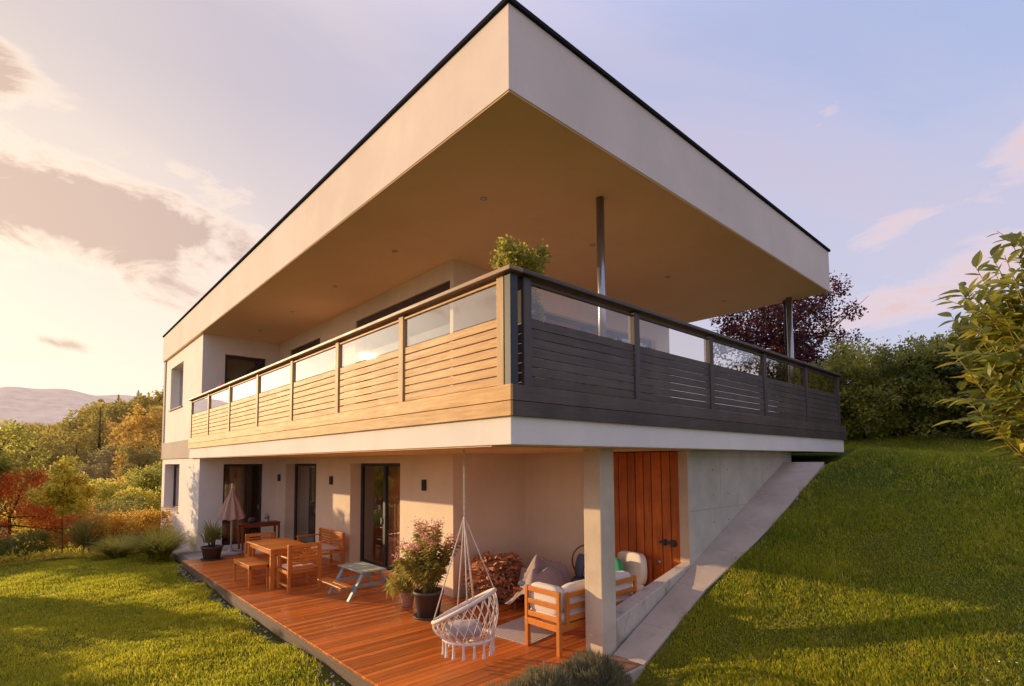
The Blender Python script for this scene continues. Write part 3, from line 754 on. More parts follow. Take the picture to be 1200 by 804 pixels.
# balcony trim and railings
def balcony_side(ax):
    e = 10.3 if ax == 'Y' else 14.25
    A = dict(board='darkwood' if ax == 'Y' else 'larch', post='darkwood_post' if ax == 'Y' else 'larch_post')
    def bx(b, u0, u1, p0, p1, z0, z1):
        if ax == 'X': b.box(p0, p1, u0, u1, z0, z1)
        else: b.box(u0, u1, p0, p1, z0, z1)
    t = MB(); s = -0.035 if ax == 'X' else 0.0
    bx(t, s, e, -0.035, -0.003, 2.85, 2.997); bx(t, s, e, -0.035, -0.003, 3.003, 3.16)
    t.build('trim_board', M[A['board']], H, bevel=0.004)
    # railing root part
    hr = MB(); bx(hr, -0.06 if ax == 'X' else 0.131, (14.3 if ax == 'X' else 10.08), -0.06, 0.13, 4.285, 4.335)
    hr.build('handrail', M['handrail'] if ax == 'X' else M['darkwood'], H, bevel=0.01)
    posts = [0.16, 2.10, 4.02, 5.97, 7.95, 10.08, 12.12, 14.2] if ax == 'X' else [0.24, 2.16, 4.1, 6.04, 8.04, 10.0]
    for p in posts:
        pb = MB(); bx(pb, p - .055, p + .055, 0.0, 0.10, 3.162, 4.284)
        pb.build('railing_post', M[A['post']], H, bevel=0.006)
    for p, q in zip(posts[:-1], posts[1:]):
        sp = MB(); z = 3.175
        for i in range(7):
            bx(sp, p + .058, q - .058, 0.020, 0.044, z, z + (0.0865 if ax == 'X' else 0.0925)); z += 0.0995
        pn = sp.build('slat_panel', M[A['board']], H, bevel=0.003)
        tr = MB(); bx(tr, p + .058, q - .058, 0.012, 0.058, 4.225, 4.25); tr.build('top_rail', M[A['board']], pn, bevel=0.003)
        g = MB(); u0, u1 = p + .058, q - .058
        g.add([(0.034, u0, 3.874), (0.034, u1, 3.874), (0.034, u1, 4.224), (0.034, u0, 4.224)] if ax == 'X' else [(u0, 0.034, 3.874), (u1, 0.034, 3.874), (u1, 0.034, 4.224), (u0, 0.034, 4.224)], [(0, 1, 2, 3)]); g.build('glass_pane', M['rail_glass_sun' if ax == 'X' else 'rail_glass'], pn)
balcony_side('X'); balcony_side('Y')
MB().box(0.0, 0.10, 0.0, 0.09, 3.162, 4.284).build('corner_post', M['metal_dark'], H, bevel=0.004)

# ------------------------------------------------------------------ deck
D = thing('wooden_deck', 'orange brown plank deck along the ground floor of the house', 'deck')
bm_ = MB(); y = 0.30
while y < 11.5:
    w = 0.094
    x = -0.60; 
    cuts = [-0.60] + [2.18 if y > 3.9 else 3.9]
    if y < 0.62: cuts = [-0.60, 1.78]
    for a, c in zip(cuts[:-1], cuts[1:]):
        dz = random.uniform(-0.002, 0.002)
        bm_.box(a + .001, c - .002, y, y + w, -0.028 + dz, 0.0 + dz)
    y += w + 0.006
bm_.build('deck_boards', M['deck'], D, bevel=0.003)
b = MB(); b.box(-0.598, -0.57, 0.30, 11.52, -0.25, -0.030); b.box(-0.57, 2.18, 11.47, 11.50, -0.25, -0.03)
b.build('edge_board', M['deck_edge'], D, bevel=0.003)
MB().box(-0.56, 3.9, 0.62, 11.4, -0.10, -0.05).build('substructure', M['barn_gap'], D)
b = MB().box(0, 0.42, 0, 0.38, 0, 0.014)
tag(b.build('door_mat', M['mat'], loc=(1.50, -0.13, 0.016), rz=0.03, bevel=0.004), 'brown coir mat lying on the path beside the post', 'door mat')

# ------------------------------------------------------------------ furniture
def legs(root, pts, z0, z1, w, mat, name='leg'):
    for (x, y) in pts:
        MB().box(x - w / 2, x + w / 2, y - w / 2, y + w / 2, z0, z1).build(name, M[mat], root, bevel=0.004)
T = thing('dining_table', 'square-topped orange teak dining table on the deck', 'table', (0.39, 7.62, 0.003))
b = MB(); yy = -0.76
while yy < 0.75: b.box(-.40, .40, yy, min(yy + .086, .76), .722, .75); yy += .09
b.build('tabletop', M['teak'], T, bevel=0.003)
b = MB(); b.box(-.37, .37, -.72, -.695, .64, .72); b.box(-.37, .37, .695, .72, .64, .72); b.box(-.37, -.345, -.695, .695, .64, .72); b.box(.345, .37, -.695, .695, .64, .72)
b.build('apron', M['teak'], T, bevel=0.003)
legs(T, [(-.35, -.70), (.35, -.70), (-.35, .70), (.35, .70)], 0, .721, .075, 'teak')

S = thing('wooden_stool', 'low orange teak bench stool at the lawn side of the table', 'stool', (-0.13, 7.63, 0.003))
b = MB(); yy = -.53
while yy < .52: b.box(-.19, .19, yy, min(yy + .075, .53), .43, .452); yy += .079
b.build('seat', M['teak'], S, bevel=0.003)
b = MB(); b.box(-.18, .18, -.51, -.488, .37, .43); b.box(-.18, .18, .488, .51, .37, .43); b.box(-.18, -.158, -.488, .488, .37, .43); b.box(.158, .18, -.488, .488, .37, .43)
b.build('frame', M['teak'], S, bevel=0.003)
legs(S, [(-.165, -.49), (.165, -.49), (-.165, .49), (.165, .49)], 0, .429, .04, 'teak')

def armchair(root, w, seatmat, panels=1, slotted=True, h=0.88):
    """faces local +Y, back at y=0; built w wide"""
    hw = w / 2
    for x in (-hw, hw):
        MB().box(x - .025, x + .025, -.02, .04, 0, h).build('leg', M['teak'], root, bevel=0.004)
        MB().box(x - .025, x + .025, .53, .58, 0, .62).build('leg', M['teak'], root, bevel=0.004)
        MB().box(x - .033, x + .033, .04, .60, .621, .645).build('armrest', M['teak'], root, bevel=0.005)
    if w > .8: legs(root, [(0, .01), (0, .555)], 0, .36, .045, 'teak')
    b = MB(); b.box(-hw + .025, hw - .025, .04, .07, .33, .39); b.box(-hw + .025, hw - .025, .535, .57, .33, .39)
    b.box(-hw - .02, -hw + .02, .04, .53, .33, .385); b.box(hw - .02, hw + .02, .04, .53, .33, .385); b.box(-hw - .018, -hw + .018, .04, .53, .10, .13); b.box(hw - .018, hw + .018, .04, .53, .10, .13)
    b.build('seat_frame', M['teak'], root, bevel=0.003)
    pw = (w - .05) / panels
    for i in range(panels):
        x0 = -hw + .025 + i * pw + (.012 if panels > 1 else 0); x1 = x0 + pw - (.024 if panels > 1 else 0)
        b = MB(); b.box(x0, x0 + .035, 0, .028, .42, h); b.box(x1 - .035, x1, 0, .028, .42, h)
        b.box(x0 + .035, x1 - .035, 0, .028, h - .07, h); b.box(x0 + .035, x1 - .035, 0, .028, .42, .47)
        z = .50; k = 0
        while z < h - .09:
            if slotted:
                xm = x0 + .035 + (x1 - x0 - .07) * (.5 + .12 * math.sin(k * 2.1)); b.box(x0 + .035, xm - .04, .004, .024, z, z + .04); b.box(xm + .04, x1 - .035, .004, .024, z, z + .04)
                b.box(xm - .04, xm + .04, .006, .022, z - .012, z + .052)
            else: b.box(x0 + .035, x1 - .035, .004, .024, z, z + .042)
            z += .058; k += 1
        b.build('backrest', M['teak'], root, bevel=0.003)
    MB().cushion(-hw + .03, hw - .03, .035, .56, .385, .455, p=9, n=10).build('cushion', M[seatmat], root)
A1 = thing('garden_armchair', 'teak armchair with slotted back turned to the camera, cream cushion', 'chair', (0.44, 6.32, 0.003), 0.0, 'teak chairs around the dining table')
armchair(A1, .58, 'fabric')
A2 = thing('garden_armchair', 'teak armchair at the far end of the table by the parasol', 'chair', (0.48, 9.12, 0.003), PI, 'teak chairs around the dining table')
armchair(A2, .58, 'pinkseat', slotted=False, h=.81)
A3 = thing('garden_loveseat', 'two-seat teak bench with pink cushion against the wall', 'bench', (1.95, 8.60, 0.003), PI / 2, 'teak chairs around the dining table')
armchair(A3, 1.30, 'pinkseat', panels=2, slotted=False, h=.79)

CT = thing('console_table', 'dark red-brown side table in front of the glazed door', 'table', (1.42, 12.3, 0.003))
MB().box(-.52, .52, -.20, .20, .69, .72).build('tabletop', M['redteak'], CT, bevel=0.004)
b = MB(); b.box(-.49, .49, -.18, -.16, .61, .689); b.box(-.49, .49, .16, .18, .61, .689); b.build('apron', M['redteak'], CT, bevel=0.003)
legs(CT, [(-.48, -.17), (.48, -.17), (-.48, .17), (.48, .17)], 0, .688, .05, 'redteak')
LN = thing('lantern', 'small silver lantern on the right end of the side table', 'lantern', (1.62, 12.28, 0.726))
MB().lathe([(0, 0), (.07, 0), (.075, .02), (.06, .03), (.06, .13), (.075, .14), (.03, .19), (0, .2)], n=16).build('body', M['lantern'], LN)
MB().tube([(0.05, 0, .16), (0.04, 0, .24), (-.04, 0, .24), (-.05, 0, .16)], .005, 6).build('handle', M['metal_dark'], LN)
b = MB(); b.lathe([(0, 0), (.09, 0), (.11, .06), (.10, .13), (.05, .16), (.035, .15), (0, .15)], n=18)
tag(b.build('round_pot', M['pot_dark'], loc=(1.22, 12.3, 0.726)), 'small dark round pot on the side table', 'pot')

U = thing('closed_parasol', 'folded beige parasol standing in a round stone base', 'parasol', (0.55, 11.75, 0.003))
MB().lathe([(0, 0), (.30, 0), (.31, .03), (.27, .06), (.06, .075), (.05, .16), (.03, .16)], n=32).build('base', M['stone_base'], U)
MB().tube([(0, 0, .1), (0, 0, 1.82)], .022, 12).build('pole', M['white_metal'], U)
b = MB(); n = 96; prof = [(0.92, .30), (1.0, .295), (1.15, .24), (1.4, .16), (1.55, .085), (1.68, .045), (1.74, .03)]
vs = []; fs = []
for z, r in prof:
    for i in range(n):
        t = 2 * PI * i / n; f_ = 1 + .16 * math.cos(8 * t) * min(1, (1.9 - z) * 2)
        vs.append((r * f_ * math.cos(t), r * f_ * math.sin(t), z + (.02 * math.cos(8 * t) if z < .95 else 0)))
for j in range(len(prof) - 1):
    for i in range(n): fs.append((j * n + i, j * n + (i + 1) % n, (j + 1) * n + (i + 1) % n, (j + 1) * n + i))
b.add(vs, fs, True).build('canopy', M['umbrella'], U)
MB().lathe([(0, 1.81), (.03, 1.81), (.02, 1.86), (0, 1.88)], n=12).build('finial', M['white_metal'], U)

# children's picnic table
K = thing('picnic_table', "small grey-blue children's picnic table with two wooden benches", 'table', (1.10, 5.33, 0.003))
K.scale = (1.12, 1.08, 1.03)
b = MB()
for i in range(4): b.box(-.22 + i * .112, -.22 + i * .112 + .106, -.44, .44, .462, .482)
b.build('tabletop', M['pale_top'], K, bevel=0.003)
for s in (-1, 1):
    b = MB(); b.box(s * .46 - .095, s * .46 - .002, -.46, .46, .262, .282); b.box(s * .46 + .002, s * .46 + .095, -.46, .46, .262, .282)
    b.build('bench', M['teak'], K, bevel=0.003)
    b = MB().box(-.52, .52, s * .33 - .015, s * .33 + .015, .21, .26); b.build('crossbar', M['grey_paint'], K, bevel=0.003)
    for q in (-1, 1):
        MB().bar((q * .13, s * .36, .461), (q * .39, s * .36, 0.01), .03, .075, up=(0, 1, 0)).build('leg', M['grey_paint'], K, bevel=0.004)

# hanging macrame chair
HC = thing('hanging_chair', 'white macrame hanging chair with fringe on a ceiling chain', 'hanging chair', (0.50, 1.42, 0.0))
rt = Vector((0.7403, -0.6723, 0)); fw = Vector((0.672, 0.740, 0))
tilt = math.radians(27); cz = 0.66; R0 = 0.42
ax1 = rt * math.cos(tilt) + Vector((0, 0, 1)) * math.sin(tilt)
# the opening leans towards the lawn and slightly to the camera
ax2 = fw * math.cos(.15) - Vector((0, 0, 1)) * math.sin(.15)
def ringp(t, r=R0, z=0): return Vector((0, 0, cz)) + ax1 * (r * math.cos(t)) + ax2 * (r * math.sin(t)) + Vector((0, 0, z))
MB().tube([ringp(2 * PI * i / 48) for i in range(49)], .024, 10).build('hoop', M['rope'], HC)
low = 0.30; r2 = .30; cc = Vector((0.05 * rt.x, 0.05 * rt.y, low))
def lowp(t, r=r2, z=0.0): return cc + rt * (r * math.cos(t)) + fw * (r * math.sin(t)) + Vector((0, 0, z))
MB().tube([lowp(2 * PI * i / 40) for i in range(41)], .02, 8).build('hoop', M['rope'], HC)
net = MB(); nn = 22
def bowl(t, s):  # s 0 top .. 1 lower ring
    a = ringp(t); b_ = lowp(t); m = a.lerp(b_, s)
    out = (a - Vector((0, 0, a.z)) ); out.normalize()
    return m + out * (0.05 * math.sin(PI * s))
for i in range(nn):
    for d in (-1, 1):
        net.tube([bowl(2 * PI * (i + d * 2.0 * s / 6) / nn, s / 6) for s in range(7)], .0055, 5)
for i in range(12):
    net.tube([lowp(2 * PI * i / 12), cc + Vector((0, 0, -.05)) ], .006, 5)
net.build('net', M['rope'], HC)
ft = MB(); fr_ = MB()
for i in range(15):
    t = 2 * PI * i / 15; p = lowp(t); h = random.uniform(.17, .20)
    fr_.lathe([(0.0, 0), (.012, 0), (.018, -.03), (.013, -.05), (.020, -h + .02), (.024, -h), (0, -h)][::-1], tuple(p), 8)
fr_.build('fringe', M['rope'], HC)
top = Vector((0, 0, 1.74))
rp = MB()
for t in (0.25, 1.9, 3.2, 4.9):
    rp.tube([top, ringp(t)], .008, 6)
for t in (1.2, 5.2): rp.tube([top, ringp(t, .3, .02), ], .006, 5)
rp.build('rope', M['rope'], HC)
ch = MB(); z = 1.76; k = 0
while z < Z1 - .02:
    pts = []
    for i in range(13):
        t = 2 * PI * i / 12; u, w = .013 * math.cos(t), .026 * math.sin(t)
        pts.append((u if k % 2 else 0, 0 if k % 2 else u, z + .02 + w))
    ch.tube(pts, .0042, 6, cap=False); z += .039; k += 1
ch.build('chain', M['white_metal'], HC)
MB().cushion(-.22, .22, -.2, .2, .31, .47, Matrix.Rotation(-.7, 4, 'Z'), p=3, wob=.05).build('cushion', M['lilac'], HC)

# corner sofa
SO = thing('outdoor_sofa', 'cream cushioned teak sofa with slatted back beside the concrete post', 'sofa', (1.45, 0.74, 0.003))
for (x, y) in ((.0, .0), (.0, .56), (1.58, .0), (1.58, .56)):
    MB().bar((x, y, 0), (x, y, .29), .055, .055, up=(1, 0, 0)).build('leg', M['teak'], SO, bevel=0.005)
b = MB(); b.box(-.03, 1.61, -.03, .03, .29, .37); b.box(-.03, 1.61, .53, .59, .29, .37); b.box(-.028, .032, .03, .53, .291, .369); b.box(1.55, 1.608, .03, .53, .291, .369)
b.build('seat_frame', M['teak'], SO, bevel=0.005)
b = MB(); b.box(-.028, .012, -.028, .022, .371, .78); b.box(-.028, .012, .54, .59, .371, .78)
for z in (.40, .56, .715): b.box(-.022, .006, .022, .54, z, z + .062)
b.build('side_panel', M['teak'], SO, bevel=0.005)
b = MB(); b.box(.10, .15, -.045, -.005, .371, .76); b.box(1.55, 1.60, -.045, -.005, .371, .76)
for z in (.40, .54, .69): b.box(.15, 1.55, -.04, -.012, z, z + .062)
b.build('back_panel', M['teak'], SO, bevel=0.005)
b = MB(); b.cushion(.02, .80, .0, .60, .37, .50, p=7); b.cushion(.80, 1.58, .0, .60, .37, .50, p=7, seed=2); b.build('seat_cushion', M['fabric'], SO)
MB().cushion(.015, .15, .03, .57, .45, .82, p=6, wob=.012).build('side_cushion', M['fabric'], SO)
for i, (a, c) in enumerate(((.13, .84), (.86, 1.57))):
    MB().cushion(a, c, .0, .15, .45, .83, p=6, wob=.012, seed=i).build('back_cushion', M['fabric'], SO)
# second lounge chair near the red door
S2 = thing('lounge_chair', 'cream cushioned lounge chair standing before the red board door', 'chair', (3.05, 1.02, 0.003), -0.15)
legs(S2, [(0, 0), (0, .56), (.62, 0), (.62, .56)], 0, .33, .05, 'redteak')
b = MB(); b.box(-.03, .66, -.03, .02, .30, .36); b.box(-.03, .66, .54, .59, .30, .36); b.box(.62, .66, .02, .54, .30, .36); b.build('seat_frame', M['redteak'], S2, bevel=.004)
b = MB(); b.box(.655, .69, -.03, .02, .30, .88); b.box(.655, .69, .54, .59, .30, .88)
for z in (.45, .6, .75): b.box(.66, .685, .02, .54, z, z + .06)
b.build('backrest', M['redteak'], S2, bevel=.004)
b = MB(); b.cushion(0, .62, 0, .56, .36, .50, p=7); b.build('seat_cushion', M['fabric'], S2)
MB().cushion(.50, .65, .0, .56, .46, .96, p=6).build('back_cushion', M['fabric'], S2)
b = MB(); b.cushion(-.22, .22, -.07, .07, -.19, .19, Matrix.Rotation(1.35, 4, 'Z') @ Matrix.Rotation(-.25, 4, 'X'), p=2.8, wob=.02)
tag(b.build('green_pillow', M['green'], loc=(3.42, 1.38, .72)), 'square green pillow leaning on the far lounge chair', 'pillow')
# third chair carrying the heap of blankets
S3 = thing('lounge_chair', 'low lounge chair hidden under a grey lilac blanket by the firewood', 'chair', (2.65, 2.1, 0.003), 0.25)
legs(S3, [(0, 0), (0, .6), (.75, 0), (.75, .6)], 0, .3, .05, 'redteak')
MB().box(-.03, .78, -.03, .63, .30, .35).build('seat_frame', M['redteak'], S3, bevel=.004)
MB().cushion(0, .76, 0, .6, .35, .46, p=7).build('seat_cushion', M['navy'], S3)
nb = 70; U_, V_ = np.meshgrid(np.linspace(-1, 1, nb), np.linspace(-1, 1, nb))
rad_ = np.sqrt(U_ ** 2 * .9 + V_ ** 2 * .9)
fold = np.sin(7 * U_ + 3.5 * np.sin(2.6 * V_ + .5)) * .06 + np.sin(9 * V_ - 4 * U_ + 2 * np.sin(3 * U_)) * .035 + np.abs(np.sin(4.3 * (U_ + V_) + 1.5 * np.sin(5 * U_))) * .06 + np.sin(21 * U_ + 4 * V_) * .008
hz = .46 + .22 * np.exp(-((U_ - .15) ** 2 * 2.6 + (V_ + .05) ** 2 * 3.2)) + .20 * np.exp(-((U_ + .5) ** 2 * 9 + (V_ - .2) ** 2 * 6)) + fold - .42 * ss(rad_, .72, 1.12)
bx_ = .38 + .50 * U_ + .05 * np.sin(6 * V_) ; by_ = .28 + .44 * V_ + .05 * np.sin(5 * U_ + 1)
iv = np.arange(nb * nb).reshape(nb, nb)
bF = np.stack([iv[:-1, :-1].ravel(), iv[:-1, 1:].ravel(), iv[1:, 1:].ravel(), iv[1:, :-1].ravel()], 1)
bo = np_mesh('blanket', np.stack([bx_.ravel(), by_.ravel(), hz.ravel()], 1), bF, M['lilac'], smooth=True)
bo.location = (2.65, 2.1, .003); bo.rotation_euler = (0, 0, .25)
tag(bo, 'crumpled grey lilac blanket heaped between sofa and firewood', 'blanket')
b = MB(); b.cushion(-.2, .2, -.06, .06, -.2, .2, Matrix.Rotation(.2, 4, 'X'), p=3)
tag(b.build('navy_pillow', M['navy'], loc=(3.56, 2.2, .62), rz=.9), 'dark blue pillow beside the blanket heap behind the post', 'pillow')
ra = MB(); ra.tube([(0, .28 * math.cos(t), .28 * math.sin(t)) for t in [2 * PI * i / 30 for i in range(31)]], .014, 8, cap=False)
HR = thing('rattan_chair', 'dark round rattan chair at the plaster wall behind the blanket', 'chair', (3.72, 2.15, 0), .5)
ra.build('backrest', M['redteak'], HR, loc=(0, 0, .68))
legs(HR, [(-.4, -.2), (-.4, .2), (0, -.2), (0, .2)], 0, .40, .03, 'redteak')
MB().cushion(-.42, .02, -.24, .24, .36, .44, p=5).build('seat', M['navy'], HR)

b = MB().box(-.75, .75, -.42, .42, 0, .010)
tag(b.build('rug', M['rug'], loc=(2.12, 1.80, .004), rz=0.14, bevel=.003), 'pale woven rug lying on the deck before the sofa', 'rug')

# firewood
def firewood(name, cx0, cy0, rx, ry, h, n, label):
    b = MB()
    for i in range(n):
        a = random.random() * 2 * PI; e = math.asin(random.random() ** .8); q = random.uniform(.55, 1.0) ** .5
        c = Vector((cx0 + rx * q * math.cos(a) * math.cos(e) ** .5, cy0 + ry * q * math.sin(a) * math.cos(e) ** .5, .03 + h * q * math.sin(e)))
        r = random.uniform(.010, .028); k = random.choice((3, 4, 4)); L_ = random.uniform(.16, .34)
        d = Vector((random.gauss(0, .55), -1.0, random.gauss(0, .5))).normalized()
        sdv = d.cross(Vector((0, 0, 1))).normalized(); u = sdv.cross(d); a0 = random.random() * 6
        vs = []
        for s_ in (-.5, .5):
            for j in range(k):
                t = a0 + 2 * PI * j / k; rr_ = r * random.uniform(.7, 1.3)
                p_ = c + d * (s_ * L_) + sdv * (rr_ * math.cos(t)) + u * (rr_ * math.sin(t)); p_.z = max(.008, p_.z); p_.y = min(p_.y, 3.985); vs.append(p_)
        b.add(vs, [tuple(range(k)), tuple(range(k, 2 * k))[::-1]] + [(j, k + j, k + (j + 1) % k, (j + 1) % k) for j in range(k)])
    return tag(b.build(name, M['log']), label, 'firewood', kind='stuff')
firewood('firewood_pile', 2.72, 3.42, .50, .46, .72, 1500, 'rounded heap of split firewood and kindling against the wall')
firewood('kindling_pile', 3.45, 3.45, .42, .36, .34, 520, 'low heap of kindling to the right of the firewood')

# ------------------------------------------------------------------ foliage helpers
def crown_pts(blobs, n, spread=0.16, clumps=26, shell=0.5):
    w = np.array([b[3] * b[4] * b[5] for b in blobs]) ** .7; w /= w.sum()
    C = []; O = []
    for b, k in zip(blobs, (w * n).astype(int)):
        c = np.array(b[:3]); r = np.array(b[3:6])
        d = unit(clumps); rad = RNG.uniform(shell, 1.0, (clumps, 1))
        cl = d * rad
        j = RNG.integers(0, clumps, k)
        p = cl[j] + RNG.normal(size=(k, 3)) * spread
        C.append(c + p * r); O.append(p * r)
    C = np.concatenate(C); O = np.concatenate(O); O /= (np.linalg.norm(O, axis=1, keepdims=True) + 1e-6)
    return C, O
def foliage_mesh(name, blobs, n, Lf, mat, parent, aspect=.55, spread=.16, clumps=26, shell=.5, droop=.1, up=.0):
    C, O = crown_pts(blobs, n, spread, clumps, shell)
    k = len(C); D_ = O * .6 + unit(k) + np.array([[0, 0, up]])
    Nn = O + unit(k) * .6
    Ln = Lf * RNG.uniform(.6, 1.4, k)
    v, f = leaves_geo(C, D_, Nn, Ln, Ln * aspect, droop=droop)
    return np_mesh(name, v, f, mat, parent)
def trunk_mesh(root, h, r, blobs, lean=(0, 0), mat='bark', name='trunk'):
    b = MB(); n = 6
    pts = [(lean[0] * (i / n) ** 1.5 + .03 * h * math.sin(i * 1.7) * .3, lean[1] * (i / n) ** 1.5 + .03 * h * math.cos(i * 2.1) * .3, h * i / n - .05) for i in range(n + 1)]
    b.tube(pts, [r * (1.25 - .75 * i / n) if i else r * 1.6 for i in range(n + 1)], 9)
    for q in blobs:
        s = pts[random.randint(n // 2, n)]
        e = Vector(q[:3]); m = Vector(s).lerp(e, .5) + Vector((random.uniform(-.1, .1) * h * .3, random.uniform(-.1, .1) * h * .3, .04 * h))
        b.tube([s, m, e, e + (e - m) * .5], [r * .5, r * .32, r * .16, r * .05], 6)
        for k in range(3):
            t = e + Vector((random.uniform(-1, 1) * q[3], random.uniform(-1, 1) * q[4], random.uniform(-.2, 1) * q[5])) * .8
            b.tube([m, (m + t) / 2 + Vector((0, 0, .03 * h)), t], [r * .2, r * .12, r * .04], 5)
    return b.build(name, M[mat], root)
def tree(name, label, cat, xy, h, blobs, mat, n, Lf, r=.06, th=None, group=None, z=None, **kw):
    z = float(ground_z(xy[0], xy[1])) if z is None else z
    t = thing(name, label, cat, (xy[0], xy[1], z), group=group)
    bl = [(b[0] * h, b[1] * h, b[2] * h, b[3] * h, b[4] * h, b[5] * h) for b in blobs]
    trunk_mesh(t, (th or .55) * h, r, bl)
    mm = M[mat] if isinstance(mat, str) else mat
    foliage_mesh('crown', bl, n, Lf, mm, t, **kw)
    return t
def rblobs(k, R=.32, zc=.62, zr=.3, br=.2, seed=0):
    r = random.Random(seed); out = []
    for i in range(k):
        a = 2 * PI * i / k + r.uniform(-.4, .4); q = R * math.sqrt(r.uniform(.1, 1)); zz = zc + zr * r.uniform(-1, 1)
        s = br * r.uniform(.75, 1.25) * (1 - .3 * max(0, (zz - zc) / zr))
        out.append((q * math.cos(a), q * math.sin(a), zz, s, s, s * .85))
    out.append((0, 0, zc, br * 1.1, br * 1.1, br))
    return out
def strips(name, root, n, R, h, w, mat, arch=.6, stiff=.5, segs=4, z0=0.0):
    """long arching blades from a base (ornamental grass, yucca)"""
    VV = []; FF = []; o = 0
    a = RNG.uniform(0, 2 * PI, n); q = R * .25 * np.sqrt(RNG.uniform(0, 1, n)); hh = h * RNG.uniform(.55, 1.1, n)
    ar = arch * RNG.uniform(.2, 1.1, n) * R
    a2 = a + RNG.normal(0, .5, n)
    base = np.stack([q * np.cos(a), q * np.sin(a), np.full(n, z0)], 1)
    dr = np.stack([np.cos(a2), np.sin(a2), np.zeros(n)], 1); sd = np.stack([-np.sin(a2), np.cos(a2), np.zeros(n)], 1)
    rows = []
    for s in range(segs + 1):
        t = s / segs
        p = base + dr * (ar * t ** 1.6 * 1.6)[:, None]; p[:, 2] += hh * (t * 1.25 - stiff * t * t * (ar / (R * arch + 1e-6)))
        ww = w * (1 - t) ** .7 * .5 + .0005
        rows += [p - sd * ww, p + sd * ww]
    v = np.stack(rows, 1).reshape(-1, 3); m = 2 * (segs + 1); b = np.arange(n) * m
    f = np.concatenate([np.stack([b + 2 * s, b + 2 * s + 1, b + 2 * s + 3, b + 2 * s + 2], 1) for s in range(segs)])
    return np_mesh(name, v, f, mat, root)

# ------------------------------------------------------------------ pots on the deck
def pot(root, r, h, mat, saucer=True):
    MB().lathe([(0, .01), (r * .72, .01), (r * .95, h * .9), (r * 1.03, h * .9), (r * 1.03, h), (r * .93, h), (r * .9, h * .88), (0, h * .87)], n=32).build('pot', M[mat], root)
    MB().lathe([(0, h * .88), (r * .6, h * .9), (r * .9, h * .885)], n=20).build('soil', M['soil'], root)
    if saucer: MB().lathe([(0, 0), (r * .95, 0), (r * 1.02, .03), (r * .98, .03), (r * .9, .012), (0, .011)], n=32).build('saucer', M[mat], root)
P1 = thing('potted_oleander', 'large pink flowering oleander in a dark grey pot on the deck', 'potted plant', (1.22, 3.30, .004))
pot(P1, .235, .40, 'pot_dark')
stems = MB(); tips = []
for i in range(46):
    a = random.random() * 6.28; q = random.uniform(.05, .52) ; zt = random.uniform(.8, 1.55) - q * .3
    e = Vector((q * math.cos(a), q * math.sin(a), zt)); s = Vector((.08 * math.cos(a), .08 * math.sin(a), .34))
    m = s.lerp(e, .5) + Vector((0, 0, .08)); stems.tube([s, m, e], [.009, .006, .003], 5); tips.append((s, m, e))
stems.build('stems', M['twig'], P1)
Cc = []; Dd = []
for s, m, e in tips:
    for k in range(85):
        t = random.uniform(.25, 1.0); p = (s * (1 - t) ** 2 + m * 2 * t * (1 - t) + e * t * t)
        a = random.random() * 6.28; d = Vector((math.cos(a), math.sin(a), random.uniform(-.3, 1.0)))
        Cc.append(p); Dd.append(d)
Cc = np.array(Cc); Dd = np.array(Dd); k = len(Cc)
v, f = leaves_geo(Cc, Dd, np.tile([[0, 0, 1.0]], (k, 1)) + unit(k) * .4, RNG.uniform(.08, .15, k), RNG.uniform(.012, .022, k), .04, droop=.25)
np_mesh('leaves', v, f, M['lf_olea'], P1)
Cc = []
for s, m, e in tips:
    if e.z > .98 or random.random() < .2:
        for q in range(55): Cc.append(np.array(e) + RNG.normal(0, .040, 3) + [0, 0, .02])
Cc = np.array(Cc); k = len(Cc)
v, f = leaves_geo(Cc, unit(k), unit(k), RNG.uniform(.018, .035, k), RNG.uniform(.016, .03, k))
np_mesh('flowers', v, f, M['petal_pink'], P1)
P2 = thing('potted_plant', 'bushy green plant in a pale pink pot left of the oleander', 'potted plant', (1.28, 4.02, .004))
pot(P2, .125, .25, 'pot_pink', False)
foliage_mesh('leaves', [(0, 0, .48, .26, .26, .22), (-.1, .05, .36, .2, .2, .14), (.05, 0, .62, .2, .2, .16)], 1500, .10, M['lf_olea'], P2, aspect=.16, up=.3, droop=.3)
P3 = thing('potted_yucca', 'spiky yucca palm in a dark bowl pot by the house corner', 'potted plant', (-0.02, 11.22, .004))
pot(P3, .25, .33, 'pot_dark')
b = MB()
for q in ((.0, .0, .62), (.07, .03, .50), (-.08, .02, .45)): b.tube([(q[0] * .5, q[1], .28), q], [.025, .02], 8)
b.build('stem', M['bark'], P3)
for i, (x, y, z) in enumerate(((0, 0, .6), (.07, .03, .48), (-.08, .02, .43))):
    o = strips('leaves', P3, 70, .5, .42, .022, M['lf_yucca'], .55, .55); o.location = (x, y, z)
P4 = thing('topiary_tree', 'small round leafed topiary tree standing on the balcony corner', 'potted plant', (0.78, 0.68, Z2 + .014))
pot(P4, .19, .36, 'pot_dark', False)
MB().tube([(0, 0, .3), (.02, 0, .8), (0, 0, 1.2)], [.025, .02, .015], 8).build('trunk', M['bark'], P4)
foliage_mesh('crown', [(-.06, 0, 1.58, .30, .30, .28), (.0, 0, 1.3, .22, .22, .2), (.10, -.03, 1.02, .17, .17, .16), (-.1, .05, 1.2, .17, .17, .17), (.03, 0, .82, .12, .12, .1)], 9000, .05, M['lf_lime'], P4, aspect=.6)
P5 = thing('flower_box', 'balcony planter with trailing greenery and a magenta bloom', 'planter', (0.30, 12.4, Z2 + .014))
MB().box(-.12, .12, -.9, .6, .72, .92).build('box', M['pot_dark'], P5, bevel=.01)
b = MB()
for y in (-.7, .4): b.box(-.10, .10, y - .02, y + .02, 0, .72)
